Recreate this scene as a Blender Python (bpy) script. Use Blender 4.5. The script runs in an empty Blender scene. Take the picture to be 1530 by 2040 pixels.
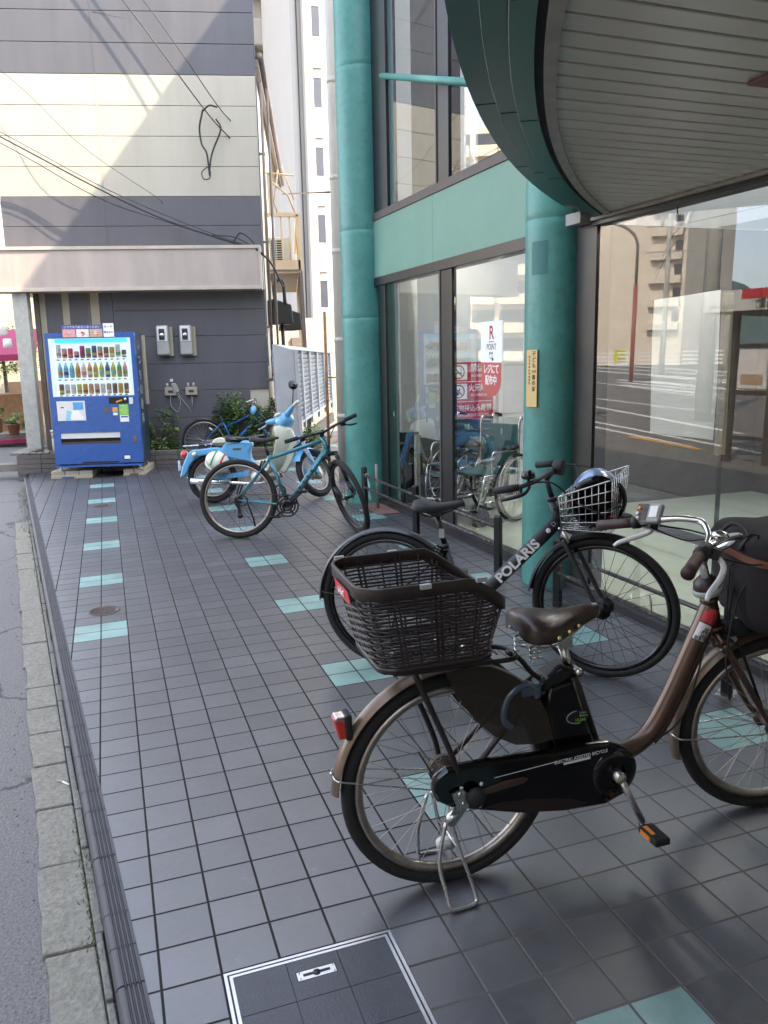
import bpy, math, random
from math import sin, cos, pi, radians
from mathutils import Vector, Matrix
random.seed(7)
SC = bpy.context.scene
COL = SC.collection
# ---------------------------------------------------------------- camera, sky, sun, exposure
def cam_axes(yaw, pitch, roll):
    f = Vector((sin(yaw)*cos(pitch), cos(yaw)*cos(pitch), -sin(pitch)))
    r = Vector((cos(yaw), -sin(yaw), 0)); u = r.cross(f)
    return r*cos(roll)+u*sin(roll), -r*sin(roll)+u*cos(roll), f
cr, cu, cf = cam_axes(radians(18.115), radians(11.206), radians(-2.397))
cd = bpy.data.cameras.new('camera'); cam = bpy.data.objects.new('camera', cd); COL.objects.link(cam)
cd.sensor_fit = 'VERTICAL'; cd.sensor_height = 24; cd.lens = 24*1640/2040
cd.clip_start = .05; cd.clip_end = 2000
cam.matrix_world = Matrix(((cr.x, cu.x, -cf.x, .168), (cr.y, cu.y, -cf.y, -2.64), (cr.z, cu.z, -cf.z, 1.549), (0, 0, 0, 1)))
SC.camera = cam
W = bpy.data.worlds.new('World'); SC.world = W; W.use_nodes = True
nt = W.node_tree; sky = nt.nodes.new('ShaderNodeTexSky'); sky.sky_type = 'NISHITA'; sky.sun_disc = False
SUN = Vector((-.583, .418, -.697)).normalized()
sky.sun_elevation = math.asin(-SUN.z)
sky.sun_rotation = math.atan2(-SUN.x, -SUN.y)
sky.air_density = 1.0; sky.dust_density = 2.0; sky.ozone_density = 1.0
hs_ = nt.nodes.new('ShaderNodeHueSaturation'); hs_.inputs['Saturation'].default_value = .55
nt.links.new(sky.outputs[0], hs_.inputs['Color']); nt.links.new(hs_.outputs[0], nt.nodes['Background'].inputs[0]); nt.nodes['Background'].inputs[1].default_value = .15
ld = bpy.data.lights.new('sun', 'SUN'); ld.energy = 2.05; ld.angle = radians(.5); ld.color = (1, .84, .64)
lo = bpy.data.objects.new('sun', ld); COL.objects.link(lo)
lo.rotation_euler = SUN.to_track_quat('-Z', 'Y').to_euler()
SC.view_settings.view_transform = 'Standard'; SC.view_settings.look = 'None'
SC.view_settings.exposure = 2.95; SC.view_settings.gamma = 1
SC.cycles.max_bounces = 10; SC.cycles.transparent_max_bounces = 16; SC.cycles.sample_clamp_indirect = 6
SC.cycles.caustics_reflective = False; SC.cycles.caustics_refractive = False

# ---------------------------------------------------------------- materials
def srgb(h):
    return tuple(((int(h[i:i+2], 16)/255)/12.92 if int(h[i:i+2], 16)/255 <= .04045 else (((int(h[i:i+2], 16)/255)+.055)/1.055)**2.4) for i in (0, 2, 4))
MATS = {}
def mat(name, col, rough=.6, metal=0, var=.12, scale=6, bump=0, bscale=60, spec=.5, coat=0, dirt=None, dscale=2.5, damt=.5, stretch=None, alpha=1, emit=0):
    if name in MATS: return MATS[name]
    m = bpy.data.materials.new(name); m.use_nodes = True; n = m.node_tree.nodes; l = m.node_tree.links
    b = n['Principled BSDF']; b.inputs['Roughness'].default_value = rough; b.inputs['Metallic'].default_value = metal
    b.inputs['Specular IOR Level'].default_value = spec; b.inputs['Coat Weight'].default_value = coat
    b.inputs['Coat Roughness'].default_value = .08
    c = Vector(col[:3]); tc = n.new('ShaderNodeTexCoord'); src = tc.outputs['Object']
    if stretch:
        mp = n.new('ShaderNodeMapping'); mp.inputs['Scale'].default_value = stretch; l.new(src, mp.inputs[0]); src = mp.outputs[0]
    no = n.new('ShaderNodeTexNoise'); no.inputs['Scale'].default_value = scale; no.inputs['Detail'].default_value = 8; no.inputs['Roughness'].default_value = .62
    l.new(src, no.inputs['Vector'])
    rp = n.new('ShaderNodeValToRGB'); rp.color_ramp.elements[0].position = .3; rp.color_ramp.elements[1].position = .72
    rp.color_ramp.elements[0].color = (*(c*(1-var)), 1); rp.color_ramp.elements[1].color = (*[min(1, x*(1+var)) for x in c], 1)
    l.new(no.outputs[0], rp.inputs[0]); out = rp.outputs[0]
    if dirt:
        n2 = n.new('ShaderNodeTexNoise'); n2.inputs['Scale'].default_value = dscale; n2.inputs['Detail'].default_value = 10; n2.inputs['Roughness'].default_value = .7
        l.new(src, n2.inputs['Vector'])
        r2 = n.new('ShaderNodeValToRGB'); r2.color_ramp.elements[0].position = .5; r2.color_ramp.elements[1].position = .75
        r2.color_ramp.elements[0].color = (0, 0, 0, 1); r2.color_ramp.elements[1].color = (damt, damt, damt, 1)
        l.new(n2.outputs[0], r2.inputs[0])
        mx = n.new('ShaderNodeMix'); mx.data_type = 'RGBA'; l.new(r2.outputs[0], mx.inputs[0]); l.new(out, mx.inputs[6]); mx.inputs[7].default_value = (*dirt, 1)
        out = mx.outputs[2]
    l.new(out, b.inputs['Base Color'])
    mr = n.new('ShaderNodeMapRange'); mr.inputs[3].default_value = max(0, rough*(1-.25)); mr.inputs[4].default_value = min(1, rough*1.25)
    l.new(no.outputs[0], mr.inputs[0]); l.new(mr.outputs[0], b.inputs['Roughness'])
    if bump:
        nb = n.new('ShaderNodeTexNoise'); nb.inputs['Scale'].default_value = bscale; nb.inputs['Detail'].default_value = 4; l.new(src, nb.inputs['Vector'])
        bp = n.new('ShaderNodeBump'); bp.inputs['Strength'].default_value = bump; bp.inputs['Distance'].default_value = .01
        l.new(nb.outputs[0], bp.inputs['Height']); l.new(bp.outputs[0], b.inputs['Normal'])
    if alpha < 1: b.inputs['Alpha'].default_value = alpha
    if emit: b.inputs['Emission Color'].default_value = (*c, 1); b.inputs['Emission Strength'].default_value = emit
    MATS[name] = m; return m
def glass_mat(name, tint=(.93, .95, .93), ior=1.72, rough=0):
    m = bpy.data.materials.new(name); m.use_nodes = True; n = m.node_tree.nodes; l = m.node_tree.links
    n.remove(n['Principled BSDF']); o = n['Material Output']
    t = n.new('ShaderNodeBsdfTransparent'); t.inputs[0].default_value = (*tint, 1)
    g = n.new('ShaderNodeBsdfGlossy'); g.inputs['Roughness'].default_value = rough; g.inputs[0].default_value = (.97, .98, 1, 1)
    f = n.new('ShaderNodeFresnel'); f.inputs[0].default_value = ior
    x = n.new('ShaderNodeMixShader'); l.new(f.outputs[0], x.inputs[0]); l.new(t.outputs[0], x.inputs[1]); l.new(g.outputs[0], x.inputs[2]); l.new(x.outputs[0], o.inputs[0])
    MATS[name] = m; return m
def M(n): return MATS[n]

# ---------------------------------------------------------------- mesh builder
class MB:
    def __init__(s, T=None): s.v = []; s.f = []; s.m = []; s.s = []; s.T = T
    def add(s, vs, fs, mi=0, sm=False):
        o = len(s.v)
        for p in vs:
            p = Vector(p); s.v.append(s.T @ p if s.T is not None else p)
        for f in fs: s.f.append([i+o for i in f]); s.m.append(mi); s.s.append(sm)
    def box(s, x0, x1, y0, y1, z0, z1, mi=0, R=None):
        vs = [Vector((x, y, z)) for x in (x0, x1) for y in (y0, y1) for z in (z0, z1)]
        if R is not None: vs = [R @ p for p in vs]
        s.add(vs, [(0, 1, 3, 2), (4, 6, 7, 5), (0, 4, 5, 1), (2, 3, 7, 6), (0, 2, 6, 4), (1, 5, 7, 3)], mi)
    def bar(s, a, b, w, h, up=(0, 0, 1), mi=0):
        a = Vector(a); b = Vector(b); d = (b-a).normalized(); u = Vector(up); sd = d.cross(u)
        if sd.length < 1e-4: sd = d.cross(Vector((1, 0, 0)))
        sd.normalize(); u = sd.cross(d)
        vs = [p+sd*i*w/2+u*j*h/2 for p in (a, b) for i, j in ((-1, -1), (1, -1), (1, 1), (-1, 1))]
        s.add(vs, [(0, 3, 2, 1), (4, 5, 6, 7), (0, 1, 5, 4), (1, 2, 6, 5), (2, 3, 7, 6), (3, 0, 4, 7)], mi)
    def tube(s, pts, r, n=8, closed=False, mi=0, cap=True, flat=None):
        pts = [Vector(p) for p in pts]; N = len(pts); rr = r if isinstance(r, (list, tuple)) else [r]*N
        vs = []; nrm = None
        for i in range(N):
            a = pts[i-1] if (i or closed) else pts[i]; b = pts[(i+1) % N] if (i < N-1 or closed) else pts[i]
            t = (b-a); t = t.normalized() if t.length > 1e-9 else Vector((0, 0, 1))
            if nrm is None:
                nrm = t.cross(Vector((0, 0, 1)));
                if nrm.length < 1e-3: nrm = t.cross(Vector((0, 1, 0)))
                nrm.normalize()
            else:
                nrm = nrm - t*nrm.dot(t)
                if nrm.length < 1e-6: nrm = t.orthogonal()
                nrm.normalize()
            bn = t.cross(nrm)
            for k in range(n):
                a_ = 2*pi*k/n; q = flat or 1
                vs.append(pts[i]+(nrm*cos(a_)+bn*sin(a_)*q)*rr[i])
        fs = []
        for i in range(N if closed else N-1):
            j = (i+1) % N
            for k in range(n): fs.append((i*n+k, i*n+(k+1) % n, j*n+(k+1) % n, j*n+k))
        if cap and not closed: fs.append(tuple(range(n-1, -1, -1))); fs.append(tuple(range((N-1)*n, N*n)))
        s.add(vs, fs, mi, True)
    def cyl(s, a, b, r, r2=None, n=16, mi=0): s.tube([a, b], [r, r if r2 is None else r2], n, mi=mi)
    def lathe(s, prof, o=(0, 0, 0), ax=(0, 0, 1), n=24, mi=0, sm=True):
        o = Vector(o); ax = Vector(ax).normalized(); u = ax.orthogonal().normalized(); w = ax.cross(u); vs = []; fs = []
        for r, h in prof:
            for k in range(n): a = 2*pi*k/n; vs.append(o+ax*h+(u*cos(a)+w*sin(a))*r)
        for i in range(len(prof)-1):
            for k in range(n): fs.append((i*n+k, i*n+(k+1) % n, (i+1)*n+(k+1) % n, (i+1)*n+k))
        s.add(vs, fs, mi, sm)
    def torus(s, c, ax, R, r, n=64, m=10, mi=0, q=1):
        c = Vector(c); ax = Vector(ax).normalized(); u = ax.orthogonal().normalized(); w = ax.cross(u); vs = []; fs = []
        for i in range(n):
            d = u*cos(2*pi*i/n)+w*sin(2*pi*i/n)
            for k in range(m): a = 2*pi*k/m; vs.append(c+d*(R+r*cos(a))+ax*r*sin(a)*q)
        for i in range(n):
            for k in range(m): fs.append((i*m+k, ((i+1) % n)*m+k, ((i+1) % n)*m+(k+1) % m, i*m+(k+1) % m))
        s.add(vs, fs, mi, True)
    def sph(s, c, r, n=16, m=10, mi=0, z0=-1, z1=1):
        c = Vector(c); r = (r, r, r) if not isinstance(r, (tuple, list)) else r; vs = []; fs = []
        a0 = math.asin(max(-1, z0)); a1 = math.asin(min(1, z1))
        for i in range(m+1):
            a = a0+(a1-a0)*i/m
            for k in range(n): t = 2*pi*k/n; vs.append(c+Vector((r[0]*cos(a)*cos(t), r[1]*cos(a)*sin(t), r[2]*sin(a))))
        for i in range(m):
            for k in range(n): fs.append((i*n+k, i*n+(k+1) % n, (i+1)*n+(k+1) % n, (i+1)*n+k))
        s.add(vs, fs, mi, True)
    def prism(s, poly, y0, y1, mi=0, sm=False):      # poly in xz, extruded along y
        n = len(poly); vs = [(p[0], y0, p[1]) for p in poly]+[(p[0], y1, p[1]) for p in poly]
        s.add(vs, [tuple(range(n)), tuple(range(2*n-1, n-1, -1))]+[(i, (i+1) % n, n+(i+1) % n, n+i) for i in range(n)][::1], mi, sm)
    def slab(s, poly, z0, z1, mi=0):                  # poly in xy, extruded along z
        n = len(poly); vs = [(p[0], p[1], z0) for p in poly]+[(p[0], p[1], z1) for p in poly]
        s.add(vs, [tuple(range(n-1, -1, -1)), tuple(range(n, 2*n))]+[(i, (i+1) % n, n+(i+1) % n, n+i) for i in range(n)], mi)
    def loft(s, rings, mi=0, sm=True, cap=True):
        n = len(rings[0]); vs = [p for r in rings for p in r]; fs = []
        for i in range(len(rings)-1):
            for k in range(n): fs.append((i*n+k, i*n+(k+1) % n, (i+1)*n+(k+1) % n, (i+1)*n+k))
        if cap: fs.append(tuple(range(n-1, -1, -1))); fs.append(tuple(range((len(rings)-1)*n, len(rings)*n)))
        s.add(vs, fs, mi, sm)
    def arcband(s, c, R, a0, a1, w, crown=.012, th=.0025, n=40, k=6, mi=0, lip=.0):   # mudguard: arc in xz about c
        for sgn, off in ((1, 0), (-1, -th)):
            vs = []; fs = []
            for i in range(n+1):
                a = a0+(a1-a0)*i/n
                for j in range(k+1):
                    t = -1+2*j/k; rad = R+off-crown*(t*t)-(lip if abs(t) > .9 else 0)
                    vs.append((c[0]+rad*cos(a), c[1]+w/2*t, c[2]+rad*sin(a)))
            for i in range(n):
                for j in range(k):
                    q = (i*(k+1)+j, i*(k+1)+j+1, (i+1)*(k+1)+j+1, (i+1)*(k+1)+j); fs.append(q if sgn > 0 else q[::-1])
            s.add(vs, fs, mi, True)
    def quad(s, a, b, c, d, mi=0): s.add([a, b, c, d], [(0, 1, 2, 3)], mi)
    def build(s, name, mats, parent=None, bev=0, seg=2, sub=0, label=None, recalc=True):
        me = bpy.data.meshes.new(name); me.from_pydata([tuple(v) for v in s.v], [], s.f)
        if not isinstance(mats, (list, tuple)): mats = [mats]
        for m in mats: me.materials.append(m if not isinstance(m, str) else MATS[m])
        for p, mi, sm in zip(me.polygons, s.m, s.s): p.material_index = mi; p.use_smooth = sm
        if recalc:
            import bmesh
            bm = bmesh.new(); bm.from_mesh(me); bmesh.ops.recalc_face_normals(bm, faces=bm.faces); bm.to_mesh(me); bm.free()
        o = bpy.data.objects.new(name, me); COL.objects.link(o)
        if parent is not None: o.parent = parent
        if bev:
            b = o.modifiers.new('bev', 'BEVEL'); b.width = bev; b.segments = seg; b.limit_method = 'ANGLE'; b.angle_limit = radians(35); b.harden_normals = False
        if sub:
            b = o.modifiers.new('sub', 'SUBSURF'); b.levels = sub; b.render_levels = sub
        if label: o['label'] = label
        return o
def spl(pts, k=6, closed=False):
    P = [Vector(p) for p in pts]; n = len(P); out = []
    for i in range(n if closed else n-1):
        p0 = P[(i-1) % n] if (closed or i > 0) else P[0]*2-P[1]; p1 = P[i]; p2 = P[(i+1) % n]
        p3 = P[(i+2) % n] if (closed or i+2 < n) else P[-1]*2-P[-2]
        for j in range(k):
            t = j/k; out.append(.5*((2*p1)+(-p0+p2)*t+(2*p0-5*p1+4*p2-p3)*t*t+(-p0+3*p1-3*p2+p3)*t**3))
    if not closed: out.append(P[-1])
    return out
def tag(o, label, cat, group=None, kind=None):
    if label: o['label'] = label
    if cat: o['category'] = cat
    if group: o['group'] = group
    if kind: o['kind'] = kind
    return o
def thing(name, label, cat, mw=None, group=None):
    o = bpy.data.objects.new(name, None); COL.objects.link(o); o.empty_display_size = .1
    if mw is not None: o.matrix_world = mw
    return tag(o, label, cat, group)
def structure(o): o['kind'] = 'structure'; return o
def copy_tree(o, parent=None):
    c = o.copy(); COL.objects.link(c)
    if parent is not None: c.parent = parent
    for ch in list(o.children): copy_tree(ch, c)
    return c
def text(body, size, mw, m, parent=None, name='lettering', ext=.0008, align='CENTER', sx=1, bold=0, label=None):
    """mw: local matrix whose x is reading direction, y up, z outwards"""
    c = bpy.data.curves.new(name, 'FONT'); c.body = body; c.size = size; c.extrude = ext; c.align_x = align; c.align_y = 'CENTER'; c.offset = bold
    c.resolution_u = 3
    o = bpy.data.objects.new(name, c); COL.objects.link(o)
    dg = bpy.context.evaluated_depsgraph_get(); dg.update(); me = bpy.data.meshes.new_from_object(o.evaluated_get(dg))
    bpy.data.objects.remove(o); bpy.data.curves.remove(c)
    me.materials.clear(); me.materials.append(MATS[m]); me.transform(Matrix.Diagonal((sx, 1, 1, 1))); me.transform(mw); me.name = name
    o = bpy.data.objects.new(name, me); COL.objects.link(o)
    if parent is not None: o.parent = parent
    if label: o['label'] = label
    return o
def basis(o, x, y):
    x = Vector(x).normalized(); y = Vector(y); z = x.cross(y).normalized(); y = z.cross(x)
    return Matrix(((x.x, y.x, z.x, o[0]), (x.y, y.y, z.y, o[1]), (x.z, y.z, z.z, o[2]), (0, 0, 0, 1)))
# the plaza falls a little towards the street, so upright walls lean by .022 rad against its plane
G = Matrix.Rotation(.022, 4, 'Y')
def frame(o, yaw, g=True): return Matrix.Translation(Vector(o)) @ (G if g else Matrix.Identity(4)) @ Matrix.Rotation(yaw, 4, 'Z')
FH = frame((-1.13, 10.1, 0), radians(-13))
FF = frame((2.915, 0, 0), math.atan2(1, -.035))

# ---------------------------------------------------------------- palette
def NC(x): return tuple(x)
mat('asphalt', (.15, .142, .135), .9, var=.55, scale=110, bump=.9, bscale=95, dirt=(.13, .125, .125), dscale=1.2, damt=.6)
mat('concrete', (.20, .187, .155), .9, var=.35, scale=55, bump=.8, bscale=70, dirt=(.1, .11, .05), dscale=6, damt=.35)
mat('concrete_dark', (.17, .165, .145), .9, var=.35, scale=50, bump=.6, bscale=90)
mat('soil', (.07, .05, .035), .95, var=.4, scale=40, bump=.6)
mat('moss', (.09, .13, .035), .95, var=.4, scale=60)
mat('black_metal', (.006, .0065, .008), .34, var=.2, scale=20, spec=.4)
mat('black_matte', (.006, .006, .007), .55, var=.25, scale=14)
mat('black_gloss', (.0025, .0022, .0025), .10, var=.2, scale=9, coat=.3, spec=.4)
mat('rubber', (.007, .007, .0075), .75, var=.25, scale=60, bump=.25, bscale=220)
mat('dust_rubber', (.011, .0105, .010), .85, var=.3, scale=30, bump=.2, bscale=220)
mat('steel', (.55, .54, .52), .28, 1, var=.15, scale=25)
mat('chrome', (.72, .72, .73), .12, 1, var=.08, scale=12)
mat('alloy', (.34, .30, .26), .36, .9, var=.2, scale=30, dirt=(.24, .17, .11), dscale=9, damt=.5)
mat('spoke_old', (.42, .36, .29), .35, .9, var=.25, scale=40)
mat('spoke_dark', (.04, .04, .045), .4, .6, var=.2, scale=40)
mat('bronze', (.10, .06, .04), .3, .55, var=.22, scale=7, coat=.25, dirt=(.05, .035, .028), dscale=5, damt=.5)
mat('bronze_light', (.17, .12, .085), .36, .5, var=.22, scale=5, coat=.2, dirt=(.07, .05, .04), dscale=6, damt=.6)
mat('dark_brown', (.014, .008, .007), .42, var=.2, scale=14)
mat('brown_plastic', (.022, .013, .0115), .38, var=.22, scale=30)
mat('leather', (.038, .021, .016), .33, var=.2, scale=22, bump=.12, bscale=150, coat=.12)
mat('grip_brown', (.045, .018, .014), .55, var=.2, scale=60)
mat('grip_black', (.008, .008, .009), .7, var=.2, scale=50)
mat('cloth', (.011, .0075, .008), .9, var=.2, scale=200, bump=.3, bscale=400)
mat('strap', (.16, .055, .03), .7)
mat('brass', (.55, .42, .2), .28, 1)
mat('grey_plastic', (.34, .34, .32), .5)
mat('pale_plastic', (.7, .7, .68), .4, var=.05)
mat('white', (.8, .8, .79), .5, var=.04)
mat('paper', (.86, .85, .84), .7, var=.03)
mat('white_paint', (.72, .72, .70), .5, var=.08, scale=4)
mat('amber', (.9, .28, .02), .35, var=.05)
mat('red_lens', (.5, .03, .02), .2, coat=.6, var=.1)
mat('red', (.62, .05, .06), .5, var=.06)
mat('guard_smoke', (.034, .026, .018), .35, alpha=.78, var=.15)
mat('teal_frame', (.05, .21, .26), .3, .25, var=.12, scale=4, coat=.4)
mat('sky_blue', (.12, .37, .62), .3, var=.08, scale=5, coat=.5)
mat('cream', (.62, .6, .47), .32, var=.06, scale=5, coat=.4)
mat('ivory', (.72, .7, .58), .35, var=.05, coat=.4)
mat('royal_frame', (.02, .2, .62), .3, coat=.5)
mat('green_paint', (.066, .25, .215), .46, var=.18, scale=3, coat=.1, dirt=(.04, .15, .13), dscale=19, damt=.7)
mat('green_band', (.13, .27, .205), .5, var=.1, scale=1.5, dirt=(.07, .22, .17), dscale=2, damt=.45)
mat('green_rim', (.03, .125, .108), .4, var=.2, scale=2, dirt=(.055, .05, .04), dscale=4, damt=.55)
mat('frame_dark', (.005, .005, .0055), .35, var=.15, scale=10)
mat('frame_brown', (.06, .043, .038), .5, var=.15, scale=20)
mat('soffit', (.57, .53, .49), .32, var=.1, scale=1.4, dirt=(.42, .38, .34), dscale=1.5, damt=.6)
mat('soffit_gap', (.012, .011, .010), .8)
mat('trim_grey', (.30, .28, .26), .6, var=.2, scale=10)
mat('wall_white', (.8, .8, .78), .7, var=.05, scale=2)
mat('granite', (.018, .02, .024), .2, var=.7, scale=120, dirt=(.3, .3, .3), dscale=90, damt=.25)
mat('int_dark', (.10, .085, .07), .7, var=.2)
mat('siding_grey', (.092, .090, .100), .55, var=.12, scale=2.2, stretch=(2.2, 2.2, .3), dirt=(.12, .118, .122), dscale=1.6, damt=.5)
mat('siding_cream', (.41, .38, .305), .55, var=.06, scale=2, dirt=(.34, .30, .23), dscale=1.6, damt=.5, stretch=(2.2, 2.2, .3))
mat('fascia_mat', (.40, .34, .30), .5, var=.14, scale=1.6, dirt=(.36, .30, .25), dscale=1.8, damt=.7, stretch=(1.8, 1, .35))
mat('fascia_frame', (.46, .40, .33), .5, var=.12, scale=6)
mat('strip_cream', (.36, .32, .235), .6, var=.08, scale=5)
mat('pillar_stone', (.40, .40, .36), .85, var=.16, scale=14, bump=.3, bscale=60, dirt=(.23, .23, .22), dscale=22, damt=.5)
mat('brick', (.13, .115, .105), .85, var=.22, scale=18, bump=.35, bscale=70)
mat('mortar', (.06, .055, .05), .9)
mat('apt', (.41, .365, .32), .8, var=.05, scale=.8)
mat('apt2', (.33, .30, .27), .8, var=.06, scale=.8)
mat('dark_window', (.035, .036, .048), .35, var=.15, scale=2)
mat('beige_metal', (.52, .39, .25), .5, var=.1, scale=3)
mat('brown_metal', (.13, .10, .085), .5, var=.15)
mat('pipe_white', (.52, .49, .43), .5, var=.08, scale=4)
mat('fence_white', (.44, .45, .45), .5, var=.08)
mat('leaf', (.075, .15, .035), .5, var=.45, scale=18, spec=.35)
mat('leaf_light', (.22, .33, .09), .5, var=.35, scale=18, spec=.35)
mat('bark', (.07, .05, .035), .9)
mat('vend_blue', (.028, .10, .34), .28, var=.06, scale=2, coat=.4)
mat('vend_side', (.022, .035, .06), .35, var=.15, scale=4)
mat('vend_light', (.62, .72, .76), .5, emit=.11, var=.02)
mat('wire_black', (.012, .012, .014), .6)
mat('cyan_plastic', (.02, .42, .55), .45)
mat('rail_worn', (.02, .02, .021), .35, var=.2, scale=20, dirt=(.36, .24, .17), dscale=9, damt=1, stretch=(3, 3, 3))
mat('alum', (.62, .63, .66), .35, .85, var=.1, scale=30)
mat('iron', (.10, .075, .065), .6, .5, var=.35, scale=70, bump=.5)
mat('poster_red', (.55, .02, .06), .4, var=.08, scale=3)
mat('poster_pink', (.6, .16, .14), .5, var=.08)
mat('sign_yellow', (.72, .5, .2), .55, var=.06)
mat('ink', (.03, .03, .035), .6)
mat('ink_red', (.35, .02, .05), .6)
mat('ink_green', (.25, .6, .05), .4)
mat('road_white', (.68, .68, .65), .8, var=.12, scale=12)
mat('road_yellow', (.72, .33, .04), .8, var=.15, scale=12)
mat('tower_beige', (.66, .585, .48), .8, var=.05, scale=.4)
mat('tower_cream', (.70, .60, .46), .8, var=.05, scale=.4)
mat('balcony_grey', (.35, .36, .36), .7, var=.1)
mat('mountain', (.07, .11, .12), .95, var=.2, scale=.05)
mat('awning', (.28, .02, .08), .7)
mat('wood', (.35, .2, .1), .7, var=.25, scale=10)
mat('pot', (.28, .12, .08), .8)
mat('terracotta', (.19, .10, .085), .75, var=.3, scale=14)
def film(name, col, tr=.5):
    m = mat(name, col, .8, var=.03); n = m.node_tree.nodes; l = m.node_tree.links; o = n['Material Output']; b = n['Principled BSDF']
    t = n.new('ShaderNodeBsdfTranslucent'); t.inputs[0].default_value = (*col, 1); x = n.new('ShaderNodeMixShader'); x.inputs[0].default_value = tr
    l.new(b.outputs[0], x.inputs[1]); l.new(t.outputs[0], x.inputs[2]); l.new(x.outputs[0], o.inputs[0])
film('thin_paper', (.9, .9, .9), .6); film('white_film', (.84, .85, .84))
def cracks(name, scale, col):
    m = MATS[name]; n = m.node_tree.nodes; l = m.node_tree.links; b = n['Principled BSDF']; src = b.inputs['Base Color'].links[0].from_socket
    tc = n.new('ShaderNodeTexCoord'); no = n.new('ShaderNodeTexNoise'); no.inputs['Scale'].default_value = 3; no.inputs['Detail'].default_value = 6; l.new(tc.outputs['Object'], no.inputs['Vector'])
    ad = n.new('ShaderNodeVectorMath'); ad.operation = 'MULTIPLY_ADD'; l.new(no.outputs['Color'], ad.inputs[0]); ad.inputs[1].default_value = (.45, .45, .45); l.new(tc.outputs['Object'], ad.inputs[2])
    v = n.new('ShaderNodeTexVoronoi'); v.feature = 'DISTANCE_TO_EDGE'; v.inputs['Scale'].default_value = scale; l.new(ad.outputs[0], v.inputs['Vector'])
    r = n.new('ShaderNodeMapRange'); l.new(v.outputs['Distance'], r.inputs[0]); r.inputs[1].default_value = .002; r.inputs[2].default_value = .008; r.inputs[3].default_value = .8; r.inputs[4].default_value = 0
    x = n.new('ShaderNodeMix'); x.data_type = 'RGBA'; l.new(r.outputs[0], x.inputs[0]); l.new(src, x.inputs[6]); x.inputs[7].default_value = (*col, 1); l.new(x.outputs[2], b.inputs['Base Color'])
cracks('asphalt', .55, (.03, .03, .03))
glass_mat('upper_glass', ior=2.4); glass_mat('shop_glass'); glass_mat('vend_glass', (.97, .98, .98), 1.35)
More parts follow.
